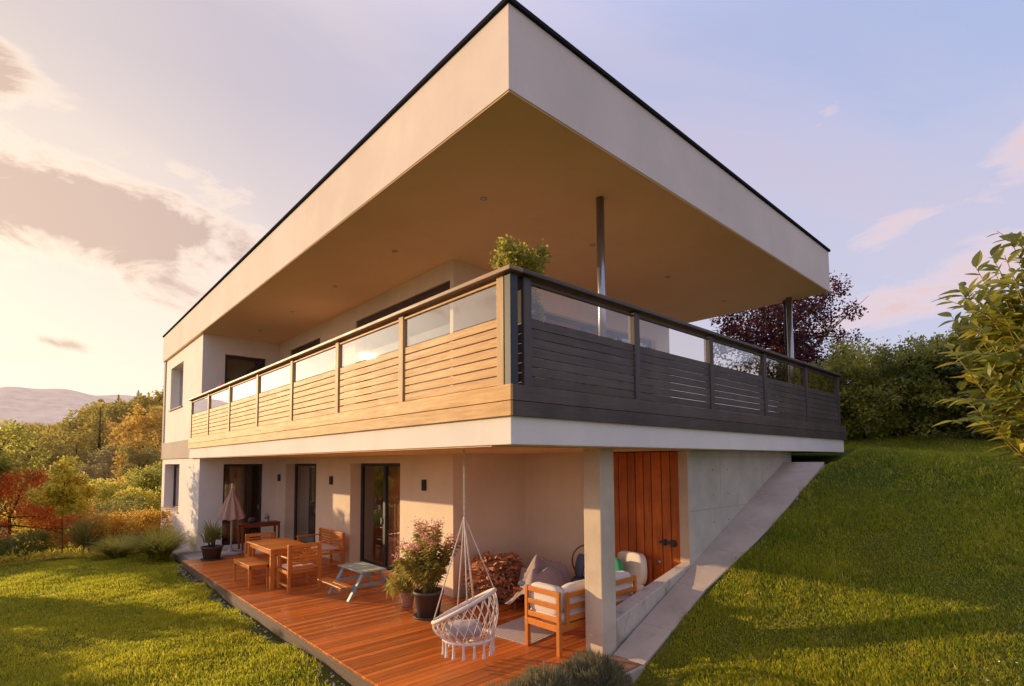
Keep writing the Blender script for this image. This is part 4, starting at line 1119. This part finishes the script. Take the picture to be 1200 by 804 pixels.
b.build('stand', M['metal_dark'], P5)
foliage_mesh('leaves', [(0, -.6, 1.0, .2, .3, .16), (0, 0, 1.02, .2, .35, .15), (0, .45, .98, .2, .3, .2), (-.05, 1.0, 1.05, .15, .3, .1)], 1700, .07, M['lf_olea'], P5, aspect=.5)
foliage_mesh('flowers', [(-.02, -.75, 1.25, .10, .12, .08)], 160, .07, M['petal_magenta'], P5, aspect=.9)
foliage_mesh('small_flowers', [(0, .7, 1.1, .12, .4, .14)], 60, .045, M['petal_magenta'], P5, aspect=.9)

# lavender cushions at the foot of the post
def lavender(xy, R, h, n, label):
    z = float(ground_z(*xy))
    t = thing('lavender_bush', label, 'bush', (xy[0], xy[1], z), group='lavender bushes below the deck')
    a = RNG.uniform(0, 2 * PI, n); q = R * np.sqrt(RNG.uniform(0, 1, n)); k = n
    top_ = h * np.sqrt(np.clip(1 - (q / R) ** 2 * .8, 0, 1)) * RNG.uniform(.5, 1.05, n)
    C = np.stack([q * np.cos(a), q * np.sin(a), top_ - .03], 1)
    lum = .03 * np.sin(a * 5 + q * 30); C[:, 2] += lum
    O = np.stack([np.cos(a) * q / R * .7, np.sin(a) * q / R * .7, np.ones(n)], 1) + RNG.normal(0, .25, (n, 3))
    v, f = leaves_geo(C, O, unit(n), RNG.uniform(.05, .11, n), RNG.uniform(.006, .012, n), .02)
    np_mesh('foliage', v, f, M['lf_lav'], t)
    k = 3000; d = unit(k); d[:, 2] = abs(d[:, 2]); C = d * np.array([[R * .92, R * .92, h * .8]]) * RNG.uniform(.5, 1, (k, 1))
    v, f = leaves_geo(C, d + unit(k) * .7 + np.array([[0, 0, .8]]), unit(k), RNG.uniform(.03, .06, k), RNG.uniform(.008, .014, k)); np_mesh('inner_foliage', v, f, M['lf_lav'], t)
lavender((1.02, -0.12), .40, .50, 9000, 'largest grey-green lavender bush right beside the post')
lavender((0.44, 0.00), .38, .47, 7500, 'middle grey-green lavender bush in front of the deck')
lavender((-0.02, 0.08), .34, .40, 5500, 'smallest lavender bush at the left of the three')

# ------------------------------------------------------------------ left garden
def clump(name, label, xy, R, h, n, mat, w=.012, arch=.8, cat='ornamental grass', **kw):
    t = thing(name, label, cat, (xy[0], xy[1], float(ground_z(*xy)) + .02))
    strips('blades', t, n, R, h, w, M[mat], arch, **kw); return t
clump('grass_clump', 'big arching green grass clump at the house corner', (-0.75, 13.6), .85, .80, 900, 'lf_lime', .034)
clump('grass_clump', 'smaller grass clump left of the big one at the lawn edge', (-1.55, 14.9), .7, .62, 700, 'lf_lime', .034)
clump('grass_clump', 'tall pale feathery grass behind the lawn edge', (-2.05, 17.6), .9, 1.15, 900, 'lf_straw', .03, arch=.5)
tree('orange_shrub', 'low rounded orange-yellow shrub behind the grass clump', 'shrub', (-1.05, 17.2), 1.5, [(0, 0, .55, .6, .6, .32), (-.35, .1, .5, .4, .4, .28), (.4, 0, .58, .45, .4, .3)], 'lf_orange', 5200, .07, .03, th=.3)
tree('feathery_shrub', 'tall pale straw-green feathery shrub in the middle of the bed', 'shrub', (-1.6, 20.0), 2.1, [(0, 0, .6, .35, .35, .35), (-.35, 0, .5, .3, .3, .3), (.35, 0, .55, .3, .3, .33)], 'lf_straw', 5500, .11, .04, th=.4, aspect=.2, up=.5)
tree('yellow_sapling', 'slender yellow-green sapling standing in the bed', 'tree', (-2.7, 17.2), 3.0, [(0, 0, .78, .16, .16, .12), (-.12, 0, .62, .16, .14, .1), (.13, .05, .66, .15, .15, .12), (.02, 0, .93, .09, .09, .08), (.06, -.1, .52, .12, .12, .09)], 'lf_yellow', 3000, .12, .014, th=.85, clumps=12, spread=.2)
tree('red_maple', 'spreading red-orange Japanese maple at the left of the bed', 'tree', (-3.9, 19.0), 2.9, [(0, 0, .62, .38, .38, .22), (-.45, 0, .52, .35, .3, .2), (.35, -.1, .45, .32, .3, .18), (.1, .1, .85, .25, .25, .15), (-.2, -.2, .35, .3, .3, .12), (.5, 0, .25, .3, .25, .1)], 'lf_red', 9500, .12, .06, th=.5, aspect=.3)
tree('lime_tree', 'lime green leafy tree rising above the red maple', 'tree', (-5.0, 20.6), 4.5, rblobs(9, .30, .68, .26, .2, 4), 'lf_lime', 8500, .15, .09, clumps=18, spread=.2)
tree('low_green_shrub', 'dark green spreading shrub below the red maple', 'shrub', (-3.5, 16.9), 1.0, [(0, 0, .5, .8, .5, .35), (-.9, 0, .45, .7, .5, .3), (-2.0, .2, .5, .9, .5, .35)], 'lf_green', 4200, .12, .03, th=.3, aspect=.3)
tree('yellow_shrub', 'yellow-green shrub right of the maple', 'shrub', (-3.0, 21.0), 2.1, rblobs(5, .4, .5, .3, .28, 5), 'lf_yellow', 4800, .1, .04)
mids = [((-3.2, 29.0), 3.5, 'lf_lime', 'light green tree behind the yellow sapling'), ((-1.6, 31.5), 3.1, 'lf_yellow', 'bright yellow bushy tree in the row behind the bed'),
        ((-0.1, 33.5), 2.9, 'lf_yellow', 'second bright yellow tree in the row behind the bed'), ((0.2, 38.0), 3.6, 'lf_orange', 'small orange tree above the yellow row'),
        ((1.2, 34.5), 2.7, 'lf_orange', 'low orange-brown tree in the row near the house'), ((0.6, 27.0), 2.6, 'lf_yellow', 'round yellow-green shrub close to the house edge'),
        ((1.4, 30.0), 3.2, 'lf_lime', 'light green tree just left of the house edge'), ((-0.4, 25.5), 2.0, 'lf_lime', 'small light green shrub behind the feathery one')]
for i, (xy, h, mt, lb) in enumerate(mids):
    tree('garden_tree', lb, 'tree', xy, h, rblobs(6, .33, .55, .28, .24, 20 + i), mt, 3800, .14, .06, group='trees in the row behind the garden bed')
# low ground cover in the bed
Xb, Yb = scatter(16000, -9, -0.4, 15.2, 22)
k = Yb > 15.5 + .35 * np.sin(Xb * 1.3); Xb, Yb = Xb[k], Yb[k]
Cb = np.stack([Xb, Yb, ground_z(Xb, Yb) + RNG.uniform(.0, .26, len(Xb)) * (0.6 + .5 * np.sin(Xb * 2.2) * np.sin(Yb * 1.9))], 1)
Db = unit(len(Xb)); Db[:, 2] = abs(Db[:, 2]) + .3
v, f = leaves_geo(Cb, Db, unit(len(Xb)), RNG.uniform(.08, .2, len(Xb)), RNG.uniform(.02, .05, len(Xb)))
tag(np_mesh('ground_cover', v, f, M['lf_yellow']), 'yellow-green ground cover filling the garden bed', 'ground cover', kind='stuff')

# ------------------------------------------------------------------ far trees
def conifer(label, xy, h, mat, z=None, group=None):
    z = float(ground_z(*xy)) if z is None else z
    t = thing('conifer', label, 'tree', (xy[0], xy[1], z), group=group)
    MB().tube([(0, 0, -.3), (0, 0, h)], [h * .03, .03], 7).build('trunk', M['bark'], t)
    n = 2600; u = RNG.uniform(0.08, 1, n) ** .8; a = RNG.uniform(0, 2 * PI, n)
    r = (1 - u) * h * .30 * (0.55 + .45 * np.abs(np.sin(u * 28))) * RNG.uniform(.5, 1, n)
    C = np.stack([r * np.cos(a), r * np.sin(a), u * h], 1)
    D_ = np.stack([np.cos(a), np.sin(a), RNG.uniform(-.5, .1, n)], 1)
    v, f = leaves_geo(C, D_, np.tile([[0, 0, 1.0]], (n, 1)), RNG.uniform(.05, .11, n) * h * (1.2 - u), RNG.uniform(.025, .05, n) * h * (1.2 - u), .02)
    np_mesh('crown', v, f, mat, t)
fars = [((-7.5, 78), 8.5, 'olive', 'olive tree at the left foot of the wooded hill'), ((-4.6, 84), 9.5, 'ochre', 'ochre tree at the left foot of the wooded hill'),
        ((-1.8, 89), 8.5, 'olive', 'olive green round tree left of the hill conifers'), ((1.0, 99), 9.5, 'ochre', 'tall ochre tree on the hill slope'),
        ((4.6, 93), 8.0, 'ochre', 'ochre round tree right of the conifers'), ((8.0, 104), 10, 'olive', 'broad olive tree high on the wooded hill'),
        ((11.5, 101), 9, 'olive', 'olive tree on the hill near the house edge'), ((6.4, 84), 7.2, 'rust', 'rust-red broad tree in the middle of the hill'),
        ((8.8, 86), 7.0, 'rust', 'second rust-red tree beside the house edge'), ((6.6, 67), 7.6, 'amber', 'amber tree directly left of the house wall'),
        ((4.4, 60), 5.0, 'amber', 'smaller amber tree lower down the hill'), ((1.2, 66), 5.2, 'grey', 'pale grey half-bare tree in the hollow'),
        ((3.3, 68), 4.8, 'grey', 'second pale grey tree in the hollow'), ((-1.8, 62), 4.2, 'olive', 'low olive tree in the hollow'),
        ((-4.5, 58), 4.4, 'olive', 'low olive tree at the left of the hollow'), ((3.6, 52), 3.6, 'conifer', 'dark low bush before the amber trees'),
        ((12.5, 118), 11, 'ochre', 'ochre tree on the hill crest by the house'), ((1.5, 116), 9, 'olive', 'olive tree on the left hill crest'), ((-10, 70), 7, 'ochre', 'ochre tree at the far left of the hill')]
for i, (xy, h, mt, lb) in enumerate(fars):
    tree('hill_tree', lb, 'tree', xy, h, rblobs(7, .30, .55, .28, .23, 50 + i), far[mt], 2400, .055 * h, .03 * h, group='trees on the wooded hill', aspect=.7)
for i, (xy, h, lb) in enumerate([((2.6, 79), 9.2, 'tall dark conifer in the middle of the wooded hill'), ((0.6, 82), 7.5, 'dark conifer left of the tallest one'), ((-5.5, 92), 9.5, 'dark conifer at the left end of the hill'), ((8.6, 124), 9, 'pine on the hill skyline'), ((12.0, 126), 9.5, 'right-hand pine on the hill skyline')]):
    conifer(lb, xy, h, far['conifer'], group='conifers on the wooded hill')
Xf, Yf = scatter(420, -60, 70, 95, 185)
VV = []; FF = []; o = 0
for x, y in zip(Xf, Yf):
    h = random.uniform(4.5, 7.5); z = float(ground_z(x, y)); n = 150
    d = unit(n); C = np.array([x, y, z + h * .45]) + d * np.array([h * .42, h * .42, h * .5]) * RNG.uniform(.75, 1, (n, 1))
    v, f = leaves_geo(C, d + unit(n), d + unit(n) * .5, RNG.uniform(.7, 1.4, n), RNG.uniform(.5, .9, n)); VV.append(v); FF.append(f + o); o += len(v)
tag(np_mesh('forest', np.concatenate(VV), np.concatenate(FF), far['ochre']), 'distant autumn wood covering the hill', 'forest', kind='stuff')

# far hills
def hills(name, dist, zs, seed, mat, a0=-80, a1=80):
    """ridge as a broad mound; dist along +Y, zs = crest height"""
    X = np.linspace(-dist * 1.4, dist * 1.4, 140); T = np.linspace(0, 1, 9)
    r = np.random.default_rng(seed); ph = r.uniform(0, 6, 6)
    crest = zs * (1 + .16 * np.sin(X / dist * 4 + ph[0]) + .09 * np.sin(X / dist * 9 + ph[1]) + .05 * np.sin(X / dist * 21 + ph[2]) + .02 * np.sin(X / dist * 60 + ph[3]))
    A, B = np.meshgrid(X, T); Cr = np.tile(crest, (9, 1))
    Y = dist + B * dist * .8 - .35 * np.abs(A) * 0; Z = -6 + (Cr + 6) * np.sin(B * PI * .5)
    i = np.arange(9 * 140).reshape(9, 140)
    F = np.stack([i[:-1, :-1].ravel(), i[:-1, 1:].ravel(), i[1:, 1:].ravel(), i[1:, :-1].ravel()], 1)
    return tag(np_mesh(name, np.stack([A.ravel(), Y.ravel(), Z.ravel()], 1), F, mat, smooth=True), kind='structure')
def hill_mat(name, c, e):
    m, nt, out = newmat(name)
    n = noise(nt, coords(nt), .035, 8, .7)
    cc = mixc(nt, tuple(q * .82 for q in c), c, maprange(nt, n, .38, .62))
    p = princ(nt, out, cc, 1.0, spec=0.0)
    L(nt, cc, p.inputs['Emission Color']); p.inputs['Emission Strength'].default_value = e  # hills glow in their own pale colour to imitate aerial haze
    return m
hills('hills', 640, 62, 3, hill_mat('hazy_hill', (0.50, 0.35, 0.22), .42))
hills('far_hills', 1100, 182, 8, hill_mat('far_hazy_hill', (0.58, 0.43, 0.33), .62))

# ------------------------------------------------------------------ right side hedge and plum
hedge = [((11.9, 0.9), 2.1, 'lf_hedge_y', 'yellow-green shrub beside the balcony end'), ((12.5, 0.2), 2.7, 'lf_hedge_y', 'tall yellow-green shrub, second along the hedge'),
         ((12.9, -0.5), 2.5, 'lf_hedge', 'mid green shrub in the middle of the hedge'), ((13.1, -1.2), 2.6, 'lf_hedge_y', 'yellowish shrub right of the hedge middle'),
         ((13.2, -1.9), 2.5, 'lf_hedge_d', 'dark green shrub in the hedge'), ((13.0, -2.6), 2.7, 'lf_hedge_d', 'dark green tall shrub behind the laurel'),
         ((12.7, -3.4), 2.7, 'lf_hedge', 'green shrub at the right end of the hedge'), ((13.6, 1.9), 2.2, 'lf_hedge_y', 'yellow shrub under the plum tree'), ((12.0, -4.3), 2.8, 'lf_hedge_d', 'dark shrub beyond the laurel at the right edge'), ((11.6, -5.3), 3.0, 'lf_hedge', 'last green shrub of the hedge outside the lawn')]
hedge += [((13.6 - .02 * q * q + 1.0, 2.6 - 1.25 * q), 2.3 + .2 * (q % 2), 'lf_hedge_d', w_ + ' dark shrub of the second row behind the hedge') for q, w_ in enumerate(('leftmost', 'second', 'third', 'fourth', 'fifth', 'sixth', 'seventh', 'eighth'))]
for i, (xy, h, mt, lb) in enumerate(hedge):
    r = random.Random(i)
    bl = [(r.uniform(-.12, .12), r.uniform(-.12, .12), z_, .28 * r.uniform(.8, 1.2), .28 * r.uniform(.8, 1.2), .2) for z_ in (.06, .14, .3, .5, .68, .8)] + [(r.uniform(-.3, .3), r.uniform(-.3, .3), r.uniform(.2, .9), .16, .16, .18) for _ in range(5)]
    tree('hedge_shrub', lb, 'shrub', xy, h * .96, bl, mt, 11000, .085, .05, group='shrubs of the mixed hedge', clumps=30, up=.3, shell=.4)
plum = [(.48, -.25, .75, .07, .07, .05), (.42, -.2, .9, .06, .06, .08), (-.42, .1, .6, .1, .1, .1), (.5, -.2, .6, .08, .08, .06), (-.38, .1, .45, .12, .12, .12), (0, 0, .62, .22, .22, .2), (-.22, 0, .55, .17, .17, .2), (.2, .05, .58, .17, .17, .2), (.02, 0, .85, .18, .18, .15), (.28, -.1, .8, .12, .12, .1), (-.3, 0, .78, .1, .1, .12), (.36, -.1, .68, .1, .1, .1), (0, 0, .4, .24, .24, .15), (.25, -.1, .42, .15, .15, .15)]
tree('plum_tree', 'dark purple-leaved plum tree behind the balcony end', 'tree', (13.9, 2.7), 5.4, plum, 'lf_plum', 20000, .085, .09, clumps=34, spread=.17, aspect=.7)

# near laurel-like shrub at the right edge
LX, LY = 1.98, -4.06
LS = thing('laurel_shrub', 'yellow-green broad-leaved shrub reaching in from the right edge', 'shrub', (LX, LY, float(ground_z(LX, LY))))
b = MB(); Cc = []; Dd = []; LL = []
rr = random.Random(12)
rtv = Vector((0.7403, -0.6723, 0)); fwv = Vector((0.672, 0.740, 0))
hub = -rtv * .35 + fwv * .10
def leafy(pts, n, l0, l1, t0=.3, flat=False):
    m = len(pts) - 1
    for k in range(n):
        t = (t0 + (1 - t0) * (k + rr.random() * .6) / n) * m * .9999; j = int(t); p = pts[j].lerp(pts[j + 1], t - j)
        dv = (pts[j + 1] - pts[j]).normalized()
        if flat:
            sgn = 1 if k % 2 else -1; sd_ = dv.cross(Vector((0, 0, 1))).normalized() * sgn; d = sd_ + dv * .5 + Vector((0, 0, -.3 * rr.random()))
        else: d = dv.cross(Vector((rr.gauss(0, 1), rr.gauss(0, 1), rr.gauss(0, 1)))).normalized() + dv * .7 + Vector((0, 0, -.1))
        Cc.append(p); Dd.append(d); LL.append(rr.uniform(l0, l1))
for i in range(270):
    base = Vector((rr.uniform(-.12, .12), rr.uniform(-.12, .12), 0))
    mid = hub * .6 + Vector((rr.uniform(-.15, .15), rr.uniform(-.15, .15), rr.uniform(1.5, 2.3)))
    u = Vector((rr.gauss(0, 1), rr.gauss(0, 1), rr.gauss(0, 1))).normalized() * rr.uniform(.5, 1.0)
    e = hub + Vector((0, 0, 3.24)) + Vector((u.x * .76, u.y * .76, u.z * .92))
    q = mid.lerp(e, .5) + Vector((0, 0, .12))
    b.tube([base, mid, q, e], [.016, .009, .006, .002], 5)
    leafy([mid, q, e], 34, .07, .16)
# sprigs that stand out against the sky and the lawn
for (sr, sz, ln, up_, n_) in [(-.65, 2.65, .70, .12, 22), (-.75, 2.60, .60, .02, 24), (-.40, 3.55, .40, .40, 14), (-.60, 3.15, .60, .35, 16), (-.70, 2.95, .50, .12, 16), (-.40, 3.7, .05, .55, 12), (-.5, 3.6, -.05, .45, 12)]:
    s_ = rtv * (sr - .04) + fwv * rr.uniform(-.15, .15) + Vector((0, 0, sz)); e = s_ - rtv * ln + Vector((0, 0, up_)) + fwv * rr.uniform(-.15, .2)
    m_ = s_.lerp(e, .5) + Vector((0, 0, .05)); b.tube([hub + Vector((0, 0, 2.3)), s_, m_, e], [.010, .006, .004, .0015], 5)
    leafy([s_, m_, e], n_, .08, .13, 0.0, True)
b.build('branches', M['twig'], LS)
Cc = np.array(Cc); Dd = np.array(Dd); LL = np.array(LL); k = len(Cc)
v, f = oval_leaves(Cc, Dd, np.tile([[0, 0, 1.0]], (k, 1)) + unit(k) * .5, LL, LL * RNG.uniform(.34, .46, k))
np_mesh('leaves', v, f, M['lf_big'], LS)

# trees out to the left of the view whose shadows fall on the lawn
for i, (xy, h) in enumerate([((-9.5, 14.5), 3.6), ((-11.5, 18.5), 4.6), ((-8.2, 12.0), 2.6), ((-6.6, 11.0), 2.3), ((-7.8, 8.6), 3.0), ((-6.4, 7.2), 2.2), ((-6.0, 14.6), 2.5), ((-7.0, 16.4), 3.0)]):
    tree('orchard_tree', ['small fruit tree at the lawn edge to the left', 'taller fruit tree left of the garden bed', 'youngest fruit tree standing in the left lawn', 'slim fruit tree nearest the deck in the left lawn', 'wide fruit tree in the near left lawn', 'lowest fruit tree in the near left lawn', 'fruit tree at the left end of the garden bed', 'fruit tree behind the left end of the garden bed'][i], 'tree', xy, h, rblobs(5, .28, .62, .2, .2, 80 + i), 'lf_green', 2600, .12, .06, group='fruit trees left of the lawn')

# ------------------------------------------------------------------ world, sun, camera
SUN_AZ = math.radians(27.0)      # from +Y towards -X
SUN_EL = math.radians(11.0)
sd = Vector((-math.sin(SUN_AZ) * math.cos(SUN_EL), math.cos(SUN_AZ) * math.cos(SUN_EL), math.sin(SUN_EL)))
w = bpy.data.worlds.new('World'); scene.world = w; w.use_nodes = True
nt = w.node_tree; nt.nodes.clear()
wo = nt.nodes.new('ShaderNodeOutputWorld'); bg = nt.nodes.new('ShaderNodeBackground')
sky = nt.nodes.new('ShaderNodeTexSky'); sky.sky_type = 'NISHITA'; sky.sun_disc = False
sky.sun_elevation = SUN_EL; sky.sun_rotation = -SUN_AZ
sky.air_density = 1.0; sky.dust_density = 2.0; sky.ozone_density = 2.5
tc = nt.nodes.new('ShaderNodeTexCoord'); nrm = nt.nodes.new('ShaderNodeVectorMath'); nrm.operation = 'NORMALIZE'
L(nt, tc.outputs['Generated'], nrm.inputs[0])
sep = nt.nodes.new('ShaderNodeSeparateXYZ'); L(nt, nrm.outputs[0], sep.inputs[0])
dt = nt.nodes.new('ShaderNodeVectorMath'); dt.operation = 'DOT_PRODUCT'; L(nt, nrm.outputs[0], dt.inputs[0]); dt.inputs[1].default_value = sd
def mth(op, a, b=None, clamp=False):
    n = nt.nodes.new('ShaderNodeMath'); n.operation = op; n.use_clamp = clamp
    for i, q in enumerate((a, b)):
        if q is None: continue
        if isinstance(q, (int, float)): n.inputs[i].default_value = q
        else: L(nt, q, n.inputs[i])
    return n.outputs[0]
zc_ = mth('MAXIMUM', sep.outputs['Z'], 0.0)
low_side = ramp(nt, maprange(nt, dt.outputs['Value'], -0.2, 0.95), [(0.0, (0.50, 0.48, 0.57)), (0.45, (0.58, 0.51, 0.54)), (0.75, (0.86, 0.70, 0.55)), (1.0, (0.95, 0.78, 0.58))])
high_side = ramp(nt, maprange(nt, dt.outputs['Value'], -0.3, 0.9), [(0.0, (0.32, 0.38, 0.58)), (0.5, (0.37, 0.385, 0.56)), (0.85, (0.48, 0.42, 0.46)), (1.0, (0.60, 0.50, 0.45))])
grad = mixc(nt, low_side, high_side, maprange(nt, zc_, 0.02, 0.55))
nis = nt.nodes.new('ShaderNodeVectorMath'); nis.operation = 'SCALE'; L(nt, sky.outputs[0], nis.inputs[0]); nis.inputs['Scale'].default_value = 0.10
base = mixc(nt, grad, nis.outputs[0], 0.10)
# cloud layer on a flat ceiling
dv = nt.nodes.new('ShaderNodeMath'); dv.operation = 'ADD'; L(nt, zc_, dv.inputs[0]); dv.inputs[1].default_value = 0.16
px = mth('DIVIDE', sep.outputs['X'], dv.outputs[0]); py = mth('DIVIDE', sep.outputs['Y'], dv.outputs[0])
cb = nt.nodes.new('ShaderNodeCombineXYZ'); L(nt, px, cb.inputs[0]); L(nt, py, cb.inputs[1])
mp = nt.nodes.new('ShaderNodeMapping'); L(nt, cb.outputs[0], mp.inputs['Vector']); mp.inputs['Rotation'].default_value = (0, 0, 0.5)
mp.inputs['Scale'].default_value = (0.55, 1.0, 1.0); mp.inputs['Location'].default_value = (3.1, 1.7, 0)
c1 = noise(nt, mp.outputs[0], 0.9, 9, 0.58, 0.5)
mask = maprange(nt, c1, 0.50, 0.66)
ccol = ramp(nt, maprange(nt, dt.outputs['Value'], 0.0, 0.95), [(0.0, (0.56, 0.41, 0.42)), (0.5, (0.60, 0.44, 0.42)), (0.8, (0.45, 0.33, 0.29)), (1.0, (0.56, 0.40, 0.31))])
cedge = ramp(nt, maprange(nt, dt.outputs['Value'], 0.0, 0.95), [(0.0, (0.66, 0.50, 0.50)), (0.7, (0.78, 0.62, 0.52)), (1.0, (0.92, 0.74, 0.54))])
cl = mixc(nt, cedge, ccol, maprange(nt, c1, 0.56, 0.68))
az = mth('ARCTAN2', sep.outputs['X'], sep.outputs['Y']); el = mth('ARCSINE', sep.outputs['Z'])
mw = nt.nodes.new('ShaderNodeMapping'); L(nt, nrm.outputs[0], mw.inputs['Vector']); mw.inputs['Scale'].default_value = (1.0, 1.0, 2.4)
wob = noise(nt, mw.outputs[0], 5.5, 10, 0.64, 0.5); wob2 = mth('SUBTRACT', wob, 0.5)
def bank(a0, wa, e0, we, tilt, base_=0.9):
    da = mth('SUBTRACT', az, a0)
    x = mth('DIVIDE', da, wa); ecen = mth('ADD', mth('MULTIPLY', da, tilt), e0)
    y = mth('DIVIDE', mth('SUBTRACT', el, ecen), we)
    r2 = mth('ADD', mth('MULTIPLY', x, x), mth('MULTIPLY', y, y))
    return mth('SUBTRACT', mth('ADD', base_, mth('MULTIPLY', wob2, 7.0)), mth('POWER', r2, 0.7))
bs = [bank(0.05, 0.24, 0.355, 0.060, -0.12, 1.6), bank(-0.16, 0.18, 0.36, 0.07, 0.0, 1.2), bank(0.03, 0.06, 0.175, 0.014, 0.0, 0.6), bank(-0.02, 0.05, 0.145, 0.010, 0.0, 0.5), bank(1.45, 0.19, 0.25, 0.045, 0.25, 1.1), bank(1.37, 0.06, 0.34, 0.018, 0.25, 0.8), bank(1.53, 0.06, 0.39, 0.035, 0.4, 1.0), bank(1.30, 0.04, 0.53, 0.02, 0.3, 0.3), bank(0.22, 0.08, 0.43, 0.03, -0.3, 0.3), bank(-0.08, 0.10, 0.50, 0.04, -0.3), bank(-0.45, 0.5, 0.30, 0.05, 0.05), bank(0.75, 0.3, 0.11, 0.02, 0.0), bank(2.2, 0.5, 0.35, 0.07, 0.1), bank(-2.0, 0.8, 0.4, 0.1, 0.1), bank(-1.2, 0.6, 0.2, 0.04, 0.1)]
bk = bs[0]
for q in bs[1:]: bk = mth('MAXIMUM', bk, q)
bmask = maprange(nt, bk, -0.35, 1.0)
core = maprange(nt, bk, 0.1, 1.1)
bcol = mixc(nt, cedge, ccol, core)
fin = mixc(nt, base, cl, mth('MULTIPLY', mask, 0.30))
fin = mixc(nt, fin, bcol, mth('MULTIPLY', bmask, 0.88))
up_ = nt.nodes.new('ShaderNodeVectorMath'); up_.operation = 'SCALE'; L(nt, fin, up_.inputs[0]); L(nt, maprange(nt, sep.outputs['Z'], 0.62, 0.92, 1.0, 1.5), up_.inputs['Scale'])  # overhead sky outside the view brightened as added fill light
L(nt, up_.outputs[0], bg.inputs['Color']); bg.inputs['Strength'].default_value = 1.45
L(nt, bg.outputs[0], wo.inputs['Surface'])

sl = bpy.data.lights.new('sun', 'SUN'); sl.energy = 5.0; sl.angle = math.radians(0.5); sl.color = (1.0, 0.72, 0.40)
so = bpy.data.objects.new('sun', sl); link(so)
so.rotation_euler = sd.to_track_quat('Z', 'Y').to_euler()

cam = bpy.data.cameras.new('camera'); co = bpy.data.objects.new('camera', cam); link(co)
R = Matrix(((0.7402930553671012, -0.0347867962993857, -0.6713836987732629),
            (-0.6722536087676588, -0.0478479280928234, -0.7387730783373766),
            (-0.0064247703540044575, 0.99824869375344, -0.058807038230549065)))
R = R.inverted().transposed()  # nearest rotation already orthonormal
# rows of R hold the world axes in camera space, so R maps camera space to world space
co.matrix_world = Matrix.Translation((-3.438, -3.794, 2.4)) @ R.to_4x4()
cam.sensor_width = 36.0; cam.lens = 617.6 / 1200 * 36; cam.shift_y = 103 / 1200; cam.clip_end = 6000; cam.clip_start = 0.05
scene.camera = co
scene.view_settings.view_transform = 'Standard'; scene.view_settings.look = 'None'
scene.view_settings.exposure = 0; scene.view_settings.gamma = 1
scene.cycles.max_bounces = 8; scene.cycles.diffuse_bounces = 6; scene.cycles.transparent_max_bounces = 12
scene.cycles.use_denoising = True
